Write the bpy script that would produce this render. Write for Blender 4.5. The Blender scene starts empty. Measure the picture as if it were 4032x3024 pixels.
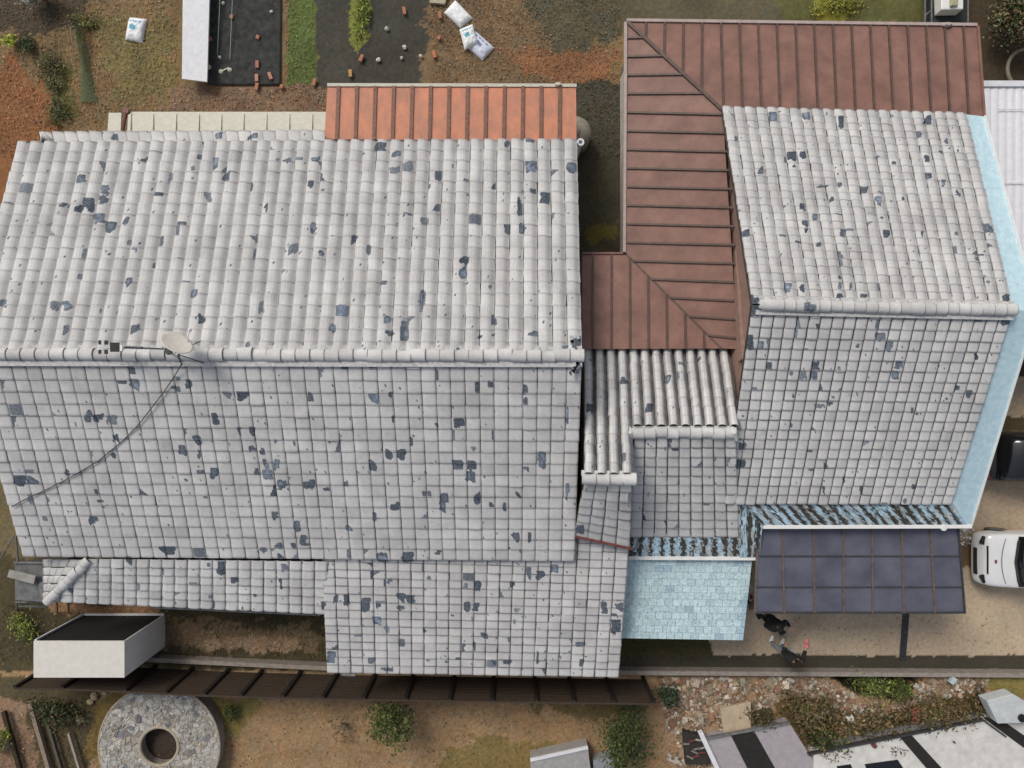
import bpy, math, random
import numpy as np
from mathutils import Vector
random.seed(7); RNG=np.random.default_rng(7)
C=bpy.context.scene.collection
sc=bpy.context.scene
# ---------------------------------------------------------------- camera, sky, sun, exposure
H=22.0; F=2724.0; CX,CY=2016.0,1512.0
cam=bpy.data.cameras.new('camera'); co=bpy.data.objects.new('camera',cam); C.objects.link(co)
co.location=(0,0,H); co.rotation_euler=(0,0,0)
cam.sensor_width=36; cam.lens=36*F/4032.0; cam.clip_end=2000; cam.clip_start=0.1
sc.camera=co
w=bpy.data.worlds.new('World'); sc.world=w; w.use_nodes=True
nt=w.node_tree; bg=nt.nodes['Background']
sky=nt.nodes.new('ShaderNodeTexSky'); sky.sky_type='NISHITA'; sky.sun_disc=False
SUN_EL=math.radians(47); SUN_AZ=math.radians(-38)      # azimuth from +Y (top of the picture) towards +X
sky.sun_elevation=SUN_EL; sky.sun_rotation=SUN_AZ
sky.dust_density=3.0; sky.ozone_density=0.6
hs=nt.nodes.new('ShaderNodeHueSaturation'); hs.inputs['Saturation'].default_value=.55
nt.links.new(sky.outputs[0],hs.inputs['Color']); nt.links.new(hs.outputs[0],bg.inputs[0]); bg.inputs[1].default_value=0.14
sd=bpy.data.lights.new('sun','SUN'); so=bpy.data.objects.new('sun',sd); C.objects.link(so)
sd.energy=2.0; sd.angle=math.radians(20); sd.color=(1.0,0.955,0.89)
sv=Vector((math.sin(SUN_AZ)*math.cos(SUN_EL),math.cos(SUN_AZ)*math.cos(SUN_EL),math.sin(SUN_EL)))
so.rotation_euler=sv.to_track_quat('Z','Y').to_euler(); so.location=(0,0,60)
sc.view_settings.view_transform='Standard'; sc.view_settings.look='None'
sc.view_settings.exposure=-0.2; sc.view_settings.gamma=1; sc.view_settings.use_curve_mapping=False
sc.render.engine='CYCLES'
# ---------------------------------------------------------------- helpers
def P(px,py,z=0.0):
    """survey helper: reading of the aerial photo at a known height -> metres"""
    s=(H-z)/F
    return np.array([(px-CX)*s,-(py-CY)*s,z])
def to_px(v):
    s=F/(H-v[:,2]); return CX+v[:,0]*s, CY-v[:,1]*s
ORI={}
class MB:
    def __init__(s): s.v=[]; s.f=[]; s.c=[]; s.n=0; s.mi=[]
    def add(s,v,f,col=None,mi=0):
        v=np.asarray(v,float); k=len(v)
        s.v.append(v); s.f+= [tuple(int(i)+s.n for i in q) for q in f]
        if col is None: col=(1,1,1)
        col=np.asarray(col,float)
        if col.ndim==1: col=np.tile(col,(k,1))
        if col.shape[1]==3: col=np.hstack([col,np.full((k,1),.5)])
        s.c.append(col); s.n+=k; s.mi+=[mi]*len(f)
    def box(s,c,size,rz=0.0,col=None,mi=0,tilt=None):
        sx,sy,sz=[a/2 for a in size]
        v=np.array([(x,y,z) for z in(-sz,sz) for y in(-sy,sy) for x in(-sx,sx)])
        if tilt is not None: v=v@np.array(tilt).T
        cr,sr=math.cos(rz),math.sin(rz)
        R=np.array([[cr,-sr,0],[sr,cr,0],[0,0,1]]); v=v@R.T+np.array(c)
        s.add(v,[(0,2,3,1),(4,5,7,6),(0,1,5,4),(2,6,7,3),(0,4,6,2),(1,3,7,5)],col,mi)
    def bar(s,a,b,wd,ht,up=(0,0,1),col=None,mi=0):
        a=np.array(a,float); b=np.array(b,float); d=b-a; L=np.linalg.norm(d); d/=L
        u=np.array(up,float); r=np.cross(d,u)
        if np.linalg.norm(r)<1e-4: r=np.cross(d,(0,1,0))
        r/=np.linalg.norm(r); u=np.cross(r,d)
        v=[p+r*i*wd/2+u*j*ht/2 for p in(a,b) for i,j in((-1,-1),(1,-1),(1,1),(-1,1))]
        s.add(v,[(0,3,2,1),(4,5,6,7),(0,1,5,4),(1,2,6,5),(2,3,7,6),(3,0,4,7)],col,mi)
    def tube(s,pts,r,n=8,col=None,caps=True,mi=0):
        pts=[np.array(p,float) for p in pts]; m=len(pts)
        rr=r if hasattr(r,'__len__') else [r]*m
        V=[]
        for i,p in enumerate(pts):
            d=pts[min(i+1,m-1)]-pts[max(i-1,0)]; d=d/(np.linalg.norm(d)+1e-9)
            a=np.cross(d,(0,0,1)) if abs(d[2])<.95 else np.cross(d,(0,1,0)); a/=np.linalg.norm(a); b=np.cross(d,a)
            for k in range(n):
                t=2*math.pi*k/n; V.append(p+rr[i]*(math.cos(t)*a+math.sin(t)*b))
        Fc=[(i*n+k,i*n+(k+1)%n,(i+1)*n+(k+1)%n,(i+1)*n+k) for i in range(m-1) for k in range(n)]
        if caps: Fc+=[tuple(range(n))[::-1],tuple((m-1)*n+k for k in range(n))]
        s.add(V,Fc,col,mi)
    def slab(s,top,th,col=None,down=(0,0,-1),mi=0):
        top=np.array(top,float); n=len(top); bot=top+np.array(down)*th
        s.add(np.vstack([top,bot]),[tuple(range(n))[::-1],tuple(range(n,2*n))]+[(i,(i+1)%n,n+(i+1)%n,n+i) for i in range(n)],col,mi)
    def lathe(s,prof,c,n=32,col=None,sx=1,sy=1,mi=0):
        c=np.array(c,float); V=[]
        for r,z in prof:
            for k in range(n):
                t=2*math.pi*k/n; V.append(c+(r*math.cos(t)*sx,r*math.sin(t)*sy,z))
        m=len(prof)
        Fc=[(i*n+k,i*n+(k+1)%n,(i+1)*n+(k+1)%n,(i+1)*n+k) for i in range(m-1) for k in range(n)]
        Fc+=[tuple(range(n))[::-1],tuple((m-1)*n+k for k in range(n))]
        s.add(V,Fc,col,mi)
    def build(s,name,mat,parent=None,smooth=False,attr='col',bevel=0,origin=None):
        v=np.vstack(s.v); c=np.vstack(s.c)
        if parent is not None: o=ORI[parent.name]
        elif origin is not None: o=np.array(origin,float)
        else: o=np.array([(v[:,0].min()+v[:,0].max())/2,(v[:,1].min()+v[:,1].max())/2,v[:,2].min()])
        me=bpy.data.meshes.new(name); me.from_pydata((v-o).tolist(),[],s.f)
        a=me.color_attributes.new(attr,'FLOAT_COLOR','POINT')
        cc=c; a.data.foreach_set('color',cc.ravel())
        mats=mat if isinstance(mat,(list,tuple)) else [mat]
        for m in mats: me.materials.append(m)
        if len(mats)>1: me.polygons.foreach_set('material_index',s.mi)
        if smooth: me.polygons.foreach_set('use_smooth',[True]*len(me.polygons))
        me.validate()
        import bmesh
        if len(s.f)<20000:
            bm=bmesh.new(); bm.from_mesh(me); bmesh.ops.recalc_face_normals(bm,faces=bm.faces); bm.to_mesh(me); bm.free()
        me.update()
        ob=bpy.data.objects.new(name,me); C.objects.link(ob)
        if parent is not None: ob.parent=parent
        else: ob.location=o
        ORI[ob.name]=o
        if bevel:
            md=ob.modifiers.new('bevel','BEVEL'); md.width=bevel; md.segments=2; md.limit_method='ANGLE'
        return ob
def tag(o,label=None,cat=None,group=None,kind=None):
    if label: o['label']=label
    if cat: o['category']=cat
    if group: o['group']=group
    if kind: o['kind']=kind
    return o
def thing(name,loc,label,cat,group=None):
    o=bpy.data.objects.new(name,None); C.objects.link(o); o.location=tuple(loc); o.empty_display_size=.2
    ORI[o.name]=np.array(loc,float); return tag(o,label,cat,group)
# value noise
_G=np.random.default_rng(3).random((256,256))
def vn(x,y):
    xi=np.floor(x).astype(int); yi=np.floor(y).astype(int); fx=x-xi; fy=y-yi
    fx=fx*fx*(3-2*fx); fy=fy*fy*(3-2*fy)
    g=lambda a,b:_G[a%256,b%256]
    return (g(xi,yi)*(1-fx)+g(xi+1,yi)*fx)*(1-fy)+(g(xi,yi+1)*(1-fx)+g(xi+1,yi+1)*fx)*fy
def fbm(x,y,o=4):
    t=0;a=.5
    for k in range(o): t=t+a*vn(x*2**k+17*k,y*2**k+31*k); a*=.5
    return t/(1-.5**o)
def inpoly(x,y,poly):
    r=np.zeros(np.shape(x),bool); n=len(poly)
    for i in range(n):
        x0,y0=poly[i]; x1,y1=poly[(i+1)%n]
        if y0==y1: continue
        cnd=((y0>y)!=(y1>y))&(x<(x1-x0)*(y-y0)/(y1-y0)+x0); r^=cnd
    return r
# ---------------------------------------------------------------- materials
def newmat(name):
    m=bpy.data.materials.new(name); m.use_nodes=True
    return m,m.node_tree,m.node_tree.nodes['Principled BSDF']
def mat(name,col,rough=.8,var=.12,scale=6,bump=0.0,bscale=40,metal=0,spec=.5,col2=None,coat=0,stretch=None,detail=6):
    m,t,b=newmat(name); N=t.nodes.new; L=t.links.new
    tc=N('ShaderNodeTexCoord'); mp=N('ShaderNodeMapping'); L(tc.outputs['Object'],mp.inputs[0])
    if stretch: mp.inputs['Scale'].default_value=stretch
    n1=N('ShaderNodeTexNoise'); n1.inputs['Scale'].default_value=scale; n1.inputs['Detail'].default_value=detail; n1.inputs['Roughness'].default_value=.65
    L(mp.outputs[0],n1.inputs['Vector'])
    r=N('ShaderNodeValToRGB'); c2=col2 or tuple(max(0,c*(1-2.2*var)) for c in col); c1=tuple(min(1,c*(1+var)) for c in col)
    r.color_ramp.elements[0].position=.3; r.color_ramp.elements[1].position=.7
    r.color_ramp.elements[0].color=(*c2,1); r.color_ramp.elements[1].color=(*c1,1)
    L(n1.outputs[0],r.inputs[0]); L(r.outputs[0],b.inputs['Base Color'])
    b.inputs['Roughness'].default_value=rough; b.inputs['Metallic'].default_value=metal
    b.inputs['Specular IOR Level'].default_value=spec
    if coat: b.inputs['Coat Weight'].default_value=coat; b.inputs['Coat Roughness'].default_value=.08
    if bump:
        n2=N('ShaderNodeTexNoise'); n2.inputs['Scale'].default_value=bscale; n2.inputs['Detail'].default_value=5; L(mp.outputs[0],n2.inputs['Vector'])
        bp=N('ShaderNodeBump'); bp.inputs['Strength'].default_value=bump; bp.inputs['Distance'].default_value=.02
        L(n2.outputs[0],bp.inputs['Height']); L(bp.outputs[0],b.inputs['Normal'])
    return m
def attrmat(name,rough=.9,var=.35,scale=25,bump=.5,bscale=60,spec=.25,trans=0):
    m,t,b=newmat(name); N=t.nodes.new; L=t.links.new
    at=N('ShaderNodeAttribute'); at.attribute_name='col'
    tc=N('ShaderNodeTexCoord')
    n1=N('ShaderNodeTexNoise'); n1.inputs['Scale'].default_value=scale; n1.inputs['Detail'].default_value=8; n1.inputs['Roughness'].default_value=.7
    L(tc.outputs['Object'],n1.inputs['Vector'])
    mr=N('ShaderNodeMapRange'); mr.inputs[1].default_value=.3; mr.inputs[2].default_value=.7; mr.inputs[3].default_value=1-var; mr.inputs[4].default_value=1+var
    L(n1.outputs[0],mr.inputs[0])
    mx=N('ShaderNodeVectorMath'); mx.operation='SCALE'; L(at.outputs['Color'],mx.inputs[0]); L(mr.outputs[0],mx.inputs['Scale'])
    L(mx.outputs[0],b.inputs['Base Color']); b.inputs['Roughness'].default_value=rough; b.inputs['Specular IOR Level'].default_value=spec
    if bump:
        n2=N('ShaderNodeTexNoise'); n2.inputs['Scale'].default_value=bscale; n2.inputs['Detail'].default_value=6; L(tc.outputs['Object'],n2.inputs['Vector'])
        bp=N('ShaderNodeBump'); bp.inputs['Strength'].default_value=bump; bp.inputs['Distance'].default_value=.03
        L(n2.outputs[0],bp.inputs['Height']); L(bp.outputs[0],b.inputs['Normal'])
    return m
def tilemat():
    m,t,b=newmat('limewashed_tile'); N=t.nodes.new; L=t.links.new
    at=N('ShaderNodeAttribute'); at.attribute_name='wear_shade'
    sp=N('ShaderNodeSeparateColor'); L(at.outputs['Color'],sp.inputs[0])
    tc=N('ShaderNodeTexCoord')
    def noise(s,d=6,r=.65):
        n=N('ShaderNodeTexNoise'); n.inputs['Scale'].default_value=s; n.inputs['Detail'].default_value=d; n.inputs['Roughness'].default_value=r
        L(tc.outputs['Object'],n.inputs['Vector']); return n.outputs[0]
    def ramp(src,p0,p1,c0,c1):
        r=N('ShaderNodeValToRGB'); r.color_ramp.elements[0].position=p0; r.color_ramp.elements[1].position=p1
        r.color_ramp.elements[0].color=(*c0,1); r.color_ramp.elements[1].color=(*c1,1); L(src,r.inputs[0]); return r.outputs[0]
    def mix(f,a,bb):
        x=N('ShaderNodeMix'); x.data_type='RGBA'; L(f,x.inputs[0]); 
        for s,i in((a,6),(bb,7)):
            if isinstance(s,tuple): x.inputs[i].default_value=(*s,1)
            else: L(s,x.inputs[i])
        return x.outputs[2]
    base=ramp(noise(1.1,7,.72),.34,.64,(.53,.515,.49),(.72,.705,.67))
    fine=ramp(noise(45,4,.7),.32,.62,(.80,.80,.82),(1.0,1.0,1.0))
    mm=N('ShaderNodeMix'); mm.data_type='RGBA'; mm.blend_type='MULTIPLY'; mm.inputs[0].default_value=1; L(base,mm.inputs[6]); L(fine,mm.inputs[7])
    g=mix(sp.outputs[2],mm.outputs[2],(.085,.082,.088))
    dk=mix(at.outputs['Alpha'],ramp(noise(30,5,.7),.35,.68,(.10,.115,.14),(.34,.36,.39)),ramp(noise(30,5,.7),.35,.68,(.014,.017,.021),(.15,.18,.22)))
    ma=N('ShaderNodeMath'); ma.operation='MULTIPLY_ADD'; L(noise(38,3,.6),ma.inputs[0]); ma.inputs[1].default_value=.45; L(sp.outputs[0],ma.inputs[2])
    ms=N('ShaderNodeMapRange'); ms.interpolation_type='SMOOTHSTEP'; ms.inputs[1].default_value=.50; ms.inputs[2].default_value=.66; L(ma.outputs[0],ms.inputs[0])
    d=mix(ms.outputs[0],g,dk)
    bl=ramp(noise(22,4,.7),.3,.7,(.09,.12,.18),(.44,.54,.66))
    e=mix(sp.outputs[1],d,bl)
    L(e,b.inputs['Base Color']); b.inputs['Roughness'].default_value=.75; b.inputs['Specular IOR Level'].default_value=.3
    bp=N('ShaderNodeBump'); bp.inputs['Strength'].default_value=.35; bp.inputs['Distance'].default_value=.01
    L(noise(60,4,.7),bp.inputs['Height']); L(bp.outputs[0],b.inputs['Normal'])
    return m
M_TILE=tilemat()
M_GROUND=attrmat('earth',var=.20,scale=9,bump=.5,bscale=30)
M_LEAF=attrmat('foliage',rough=.6,var=.3,scale=12,bump=0)
M_STONE=attrmat('stone',var=.3,scale=14,bump=.6,bscale=50)
M_PAINT=attrmat('printed_sheet',rough=.55,var=.05,scale=30,bump=.3,bscale=14)
M_WALL=mat('render_wall',(.50,.47,.42),.85,.1,3,.3)
M_BROWNWALL=mat('brown_fascia',(.30,.19,.15),.8,.1,5,.2)
M_DECK=mat('roof_board',(.07,.06,.055),.9,.2,5)
M_MORTAR=mat('mortar',(.56,.55,.52),.9,.15,12,.6,60,col2=(.36,.36,.36))
M_BROWN=mat('brown_sheet_metal',(.250,.130,.098),.55,.16,1.6,.35,22,spec=.4,detail=8)
M_BRIB=mat('brown_seam',(.105,.065,.048),.55,.2,8,.2)
M_ORANGE=mat('orange_sheet',(.54,.20,.105),.6,.15,2.2,.4,60,stretch=(1.6,.8,1),col2=(.34,.165,.11),detail=9)
M_ORIB=mat('orange_seam',(.20,.095,.06),.65,.25,12,.3)
M_CREAM=mat('cream_panel',(.55,.525,.43),.6,.06,7,.1)
M_OLIVE=mat('olive_panel',(.34,.325,.23),.6,.08,9,.3,80)
M_BLUE=mat('pale_blue_membrane',(.56,.72,.76),.6,.08,7,.5,30,col2=(.42,.60,.67))
M_WHITE=mat('white_paint',(.78,.77,.74),.45,.05,4)
M_OFFWHITE=mat('offwhite_sheet',(.70,.70,.71),.6,.06,6,.3)
M_DARKMETAL=mat('dark_metal',(.05,.05,.05),.45,.2,9)
M_BLACK=mat('black_plastic',(.012,.012,.013),.4,.2,9)
M_GREY=mat('grey_sheet',(.17,.17,.165),.7,.2,5,.3)
M_RED=mat('dark_red_paint',(.16,.045,.04),.55,.2,9)
M_WOOD=mat('weathered_wood',(.24,.19,.145),.85,.25,6,.4,stretch=(1,8,1))
M_FENCE=mat('dark_fence_board',(.060,.038,.022),.8,.3,7,.4,stretch=(8,1,1))
M_FPOST=mat('fence_post_paint',(.016,.011,.008),.7,.2,7)
M_CONC=mat('concrete',(.30,.26,.22),.9,.15,7,.5)
M_GLASS=mat('dark_glass',(.010,.011,.012),.08,.1,3,spec=.8)
# ---------------------------------------------------------------- ground
ZON=[ # polygon on the ground (photo survey), colour, edge wobble
 ([(-3000,-3000),(7000,-3000),(7000,700),(-3000,700)],(.165,.115,.060),60),
 ([(-3000,-3000),(7000,-3000),(7000,-200),(-3000,-200)],(.10,.095,.045),160),
 ([(-900,-300),(420,-300),(330,90),(150,130),(-100,130),(-900,200)],(.070,.055,.036),40),
 ([(-900,200),(60,230),(240,420),(250,620),(-900,2000)],(.190,.092,.042),60),
 ([(200,230),(300,260),(280,480),(200,480)],(.105,.095,.035),40),
 ([(350,80),(700,60),(680,330),(500,420)],(.150,.125,.055),60),
 ([(700,330),(1300,330),(1290,460),(600,460)],(.170,.115,.075),30),
 ([(1240,-420),(1700,-420),(1680,345),(1240,340)],(.048,.047,.040),26),
 ([(1130,-400),(1240,-400),(1245,330),(1130,330)],(.085,.115,.035),14),
 ([(1390,-100),(1450,-100),(1452,160),(1400,200),(1370,150)],(.16,.18,.045),20),
 ([(1680,-200),(1900,-200),(2440,330),(2440,430),(1680,335)],(.150,.105,.062),50),
 ([(1860,-300),(3800,-300),(3800,110),(2470,110),(2200,240)],(.088,.080,.052),40),
 ([(2700,-300),(3700,-300),(3650,110),(3150,110)],(.085,.088,.032),50),
 ([(3180,-50),(3380,-50),(3330,90),(3230,90)],(.20,.19,.035),30),
 ([(1940,200),(2440,190),(2380,350),(2270,350)],(.20,.105,.055),40),
 ([(2250,320),(2480,330),(2480,1020),(2250,1020)],(.052,.050,.036),20),  # shade between the house and the brown wing, painted into the ground
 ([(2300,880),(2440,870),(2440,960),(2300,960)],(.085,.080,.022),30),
 ([(3780,-300),(7000,-300),(7000,420),(3780,420)],(.052,.040,.026),60),
 ([(3800,1300),(7000,1300),(7000,2650),(2980,2650),(2300,2640),(2300,2000),(3800,2000)],(.360,.300,.225),10),
 ([(3850,1300),(7000,1280),(7000,1480),(3850,1480)],(.055,.045,.028),14),
 ([(3850,1640),(4100,1640),(7000,1650),(7000,1705),(3850,1705)],(.075,.060,.032),8),  # shadow band above the black car, painted into the ground colour
 ([(3780,2130),(3880,2130),(3880,2230),(3780,2230)],(.13,.085,.048),10),
 ([(2430,2500),(2790,2500),(2805,2600),(2430,2600)],(.052,.048,.020),14),
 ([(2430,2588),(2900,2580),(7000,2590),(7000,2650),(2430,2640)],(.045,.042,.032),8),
 ([(-3000,1900),(1300,2300),(1300,2640),(-3000,2640)],(.055,.047,.026),40),
 ([(620,2440),(1250,2470),(1270,2560),(640,2560)],(.140,.105,.062),50),
 ([(820,2505),(1180,2520),(1180,2570),(830,2560)],(.235,.170,.115),26),
 ([(170,2370),(620,2380),(620,2430),(200,2420)],(.20,.125,.07),20),
 ([(-3000,2640),(2600,2640),(3200,6000),(-3000,6000)],(.225,.155,.088),10),
 ([(-3000,2640),(360,2660),(390,2800),(330,3200),(-3000,4000)],(.070,.058,.032),30),
 ([(0,2740),(90,2760),(160,2990),(60,3200),(-100,2900)],(.20,.14,.095),20),
 ([(380,2740),(600,2740),(440,2800),(400,2990),(330,3000)],(.130,.093,.035),20),
 ([(800,2740),(1050,2740),(960,2880),(880,2900)],(.150,.125,.045),40),
 ([(2020,2745),(2560,2745),(2500,2850),(2290,2840)],(.120,.090,.042),50),
 ([(1750,2920),(2150,2900),(2200,3100),(1700,3100)],(.150,.115,.045),50),
 ([(2580,2655),(7000,2665),(7000,6000),(3200,6000),(2640,3000)],(.235,.165,.105),14),
 ([(3060,2700),(3200,2740),(3400,2830),(3700,2740),(3860,2700),(3880,2820),(3300,2960),(3180,2950),(3080,2830)],(.105,.073,.032),40),
 ([(3250,2655),(3640,2655),(3560,2740),(3520,2745),(3380,2740)],(.024,.024,.012),10),
 ([(3880,2655),(4300,2660),(4300,2740),(3880,2740)],(.190,.165,.060),20),
 ([(2600,2680),(2680,2680),(2660,2760),(2600,2760)],(.085,.095,.055),20),
]
def ground_colour(x,y):
    px=CX+x*F/H; py=CY-y*F/H
    n=len(x); col=np.tile((.12,.10,.055),(n,1))
    w1=(fbm(px/45,py/45)-.5)*2; w2=(fbm(px/45+90,py/45+40)-.5)*2
    w3=(vn(px/6,py/6)-.5); w4=(vn(px/6+50,py/6+9)-.5)
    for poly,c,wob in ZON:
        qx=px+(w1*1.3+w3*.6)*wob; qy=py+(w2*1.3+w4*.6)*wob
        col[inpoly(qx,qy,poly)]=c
    big=.72+.56*fbm(px/110+5,py/110+8); sm=.70+.6*vn(px/9,py/9)*.5+.6*vn(px/4.3,py/4.3)*.5
    drv=inpoly(px,py,ZON[18][0])
    sm=np.where(drv,.95+.10*(sm-.7)/.6,sm); big=np.where(drv,.82+.36*(big-.72)/.56,big)
    hue=(fbm(px/30+77,py/30+3)-.5)*np.where(drv,.35,1)
    far=(abs(x)>18.5)|(abs(y)>14.5); sm=np.where(far,1,sm); big=np.where(far,1,big); hue=np.where(far,0,hue); col=np.where(far[:,None],np.array((.095,.085,.045)),col)
    col=col*(big*sm)[:,None]; col[:,0]*=1+.2*hue; col[:,2]*=1-.3*hue; col[:,1]*=1-.05*hue
    col=col*np.array([1.30,1.22,1.12])
    return np.clip(col,0.004,1)
def axis(a,b,step,far):
    m=list(np.arange(a,b+1e-6,step)); lo=[];hi=[];d=step;x=a
    while x>-far: d*=1.35; x-=d; lo.append(x)
    d=step;x=b
    while x<far: d*=1.35; x+=d; hi.append(x)
    return np.array(lo[::-1]+m+hi)
xs=axis(-17.5,17.5,.062,400); ys=axis(-13.5,13.5,.062,400)
X,Y=np.meshgrid(xs,ys); x=X.ravel(); y=Y.ravel()
inside=(abs(x)<17.4)&(abs(y)<13.4)
z=np.where(inside,(fbm(x*1.4,y*1.4)-.5)*.03-.012,-.02)
px=CX+x*F/H; py=CY-y*F/H
pit=inpoly(px,py,[(3255,2662),(3635,2662),(3560,2735),(3400,2735)]); z=np.where(pit,-.55,z)
bd=inpoly(px,py,ZON[35][0])&(~pit); z=np.where(bd&inside,z+.10*fbm(x*2,y*2),z)
g=MB(); nx,ny=len(xs),len(ys)
i=np.arange(nx-1)[None,:]+np.arange(ny-1)[:,None]*nx; i=i.ravel()
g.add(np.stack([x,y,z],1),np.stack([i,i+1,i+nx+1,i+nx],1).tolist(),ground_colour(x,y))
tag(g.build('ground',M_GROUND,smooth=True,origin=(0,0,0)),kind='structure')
# ---------------------------------------------------------------- tile fields
WEAR="""319,702,36,36,m;413,744,32,44,b;407,784,36,34,d;349,808,48,66,d;310,823,36,30,D;252,808,30,12,d;392,860,44,40,m;437,896,42,50,m;498,866,22,32,d;674,699,16,36,g;848,644,18,50,b;890,692,30,36,d;817,775,36,40,g;990,735,12,36,d;1224,726,22,34,D;1242,626,36,18,b;1130,632,32,14,b;1048,817,9,36,d;1154,978,42,44,g;1233,896,22,44,b;1267,996,24,20,b;996,535,40,24,b;863,535,30,24,b;449,538,32,30,D;1496,577,50,30,d;1560,607,36,22,b;1605,656,40,42,g;1553,668,36,24,g;1727,692,30,40,b;1997,568,24,26,d;2091,656,50,46,b;2249,660,46,40,m;2097,753,32,20,d;2146,780,40,46,d;2049,808,20,80,d;1942,735,18,24,d;1718,820,36,30,d;1605,844,40,10,d;1672,869,30,24,g;1997,905,28,50,d;2055,899,22,44,b;1393,941,26,40,D;1453,984,18,40,d;1827,1026,38,32,D;1824,1069,30,56,b;1660,1163,28,50,b;1663,1208,16,40,g;1526,1254,32,40,b;1532,1312,32,20,b;1593,1300,30,80,b;1942,1257,20,46,d;1891,1327,24,14,d;2100,1315,38,20,b;2270,1348,40,50,d;2262,1452,30,50,d;1359,1442,28,20,D;1465,1442,20,18,d;1472,1570,46,44,B;1541,1555,18,20,d;1933,1515,28,24,d;2070,1530,20,38,d;2070,1579,18,22,d;1809,1661,54,46,D;1547,1652,12,38,d;1720,1676,14,18,d;1942,1713,10,36,d;1620,1743,8,44,D;1530,1789,34,40,d;1580,1789,34,40,d;1468,1831,38,42,d;1803,1831,46,42,m;1857,1834,38,38,d;1854,1877,38,42,b;2137,1810,30,70,b;2070,1846,32,20,b;1748,1959,42,42,m;1742,1995,26,40,b;1879,1959,26,46,d;1672,1944,16,20,d;1693,1944,16,20,d;1557,1992,36,36,d;2040,1947,18,24,d;1933,1986,20,20,d;1988,1995,14,30,d;1362,1901,16,18,d;2234,1937,12,70,b;2234,1634,8,70,b;2328,1606,36,36,D;2459,1497,32,36,d;2553,1606,34,36,d;2632,1494,20,36,b;507,1111,30,30,b;762,1154,32,36,b;216,1205,36,44,B;270,1202,36,36,B;793,1251,32,44,d;535,1294,42,36,d;258,1294,24,36,g;1027,1208,24,48,g;1309,1294,30,36,b;12,1196,24,36,b;519,1458,28,30,d;529,1515,40,46,B;744,1515,26,44,d;690,1530,34,12,d;893,1555,36,28,g;957,1561,54,44,d;1224,1564,22,36,d;346,1640,26,60,d;386,1646,50,36,d;440,1650,44,36,g;848,1649,30,50,d;942,1698,14,40,D;993,1698,20,42,D;456,1725,26,30,D;775,1731,34,38,d;723,1773,40,38,m;784,1783,12,44,d;996,1767,28,18,D;1033,1777,18,30,d;1087,1737,12,26,b;1045,1828,16,50,b;1090,1828,20,44,b;1012,1859,20,28,d;1054,1868,44,42,B;844,1865,36,44,m;79,1892,54,38,D;131,1892,52,36,m;264,1859,22,24,d;1112,1910,40,40,b;1218,1907,50,34,D;1282,1925,26,14,d;377,1938,16,18,d;395,1971,26,12,d;368,2049,40,34,d;656,2171,76,38,D;507,2207,22,34,D;872,2238,34,60,d;923,2286,34,30,d;1005,2344,14,14,d;1106,2298,12,50,d;1173,2071,28,42,m;1194,2128,32,44,d;1094,2147,34,28,d;1036,2165,36,18,b;1106,2192,24,20,D;1157,2150,22,22,d;1084,2028,26,30,b;1124,2235,36,30,g;1276,2384,24,30,d;1321,2356,24,36,d;1303,2587,36,50,m;1472,2034,12,36,d;1374,2077,24,26,b;1505,2195,46,38,b;1605,2192,50,46,D;2030,2116,30,36,d;2085,2116,14,42,d;2283,2083,34,36,d;1724,2174,26,8,d;2082,2259,22,56,d;2128,2268,36,40,d;2182,2238,36,30,b;1532,2286,30,12,d;1879,2308,28,44,D;1830,2305,20,24,b;2018,2298,18,22,D;1365,2362,28,44,D;1441,2381,36,60,d;1490,2384,26,18,d;1578,2353,38,36,d;1620,2356,34,34,d;1578,2393,30,14,d;1836,2387,28,38,D;1873,2390,28,34,D;1484,2444,38,34,b;1523,2478,20,30,b;1672,2481,16,18,d;1581,2529,30,30,d;1465,2602,32,26,m;1526,2636,54,16,d;1909,2502,28,26,d;1870,2545,10,36,d;1824,2545,8,40,d;1945,2608,18,18,D;1997,2608,36,16,D;2286,2538,46,20,b;2292,2608,22,28,d;2116,2587,10,50,d;2377,2393,30,50,d;2438,2390,34,30,d;2425,2466,44,60,D;2024,2447,12,30,b;3043,459,34,40,b;3174,456,34,28,b;3311,480,26,54,d;3651,471,36,36,D;3116,614,42,36,D;3162,610,30,30,d;2898,547,10,24,d;2995,671,20,36,m;3305,726,22,20,d;3402,750,36,34,d;3457,790,24,36,b;3274,787,14,24,d;3159,814,24,28,d;3210,854,20,28,b;3168,881,28,28,d;3174,908,16,18,D;2934,917,40,30,D;3317,917,14,30,m;3490,923,28,36,D;3226,963,18,18,d;3630,923,8,24,d;3651,626,16,30,D;3657,693,30,28,m;3715,723,20,36,b;3772,759,14,24,D;3554,781,12,14,D;3891,896,40,36,b;3238,735,50,8,d;3724,553,12,18,d;3104,1133,36,38,B;3159,1136,18,36,D;3305,1163,30,16,D;3402,1166,32,16,D;3350,1126,12,26,b;3305,1126,14,24,b;2965,1196,44,110,D;3964,1172,36,26,D;3955,1263,46,34,D;3192,1208,50,40,g;2950,1348,38,66,d;2995,1363,20,36,b;3220,1287,16,24,D;3469,1324,40,34,g;3502,1366,32,42,g;3025,1442,34,30,d;3210,1439,32,34,d;3204,1479,32,32,b;3162,1476,30,34,g;3539,1433,28,30,m;3526,1479,30,36,b;3815,1552,26,34,d;3854,1260,34,20,d;3845,1403,14,30,d;3223,1600,48,12,g;3271,1591,20,14,d;3590,1616,12,16,d;2916,1828,38,36,d;2922,1758,36,30,d;3250,1834,16,26,d;3241,1928,12,28,D;3390,1928,12,30,d;3599,1916,20,12,d;3323,1889,12,24,d"""
WL=[(float(a),float(b),float(c),float(d),t) for a,b,c,d,t in (q.split(',') for q in WEAR.replace('\n','').split(';'))]
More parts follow.
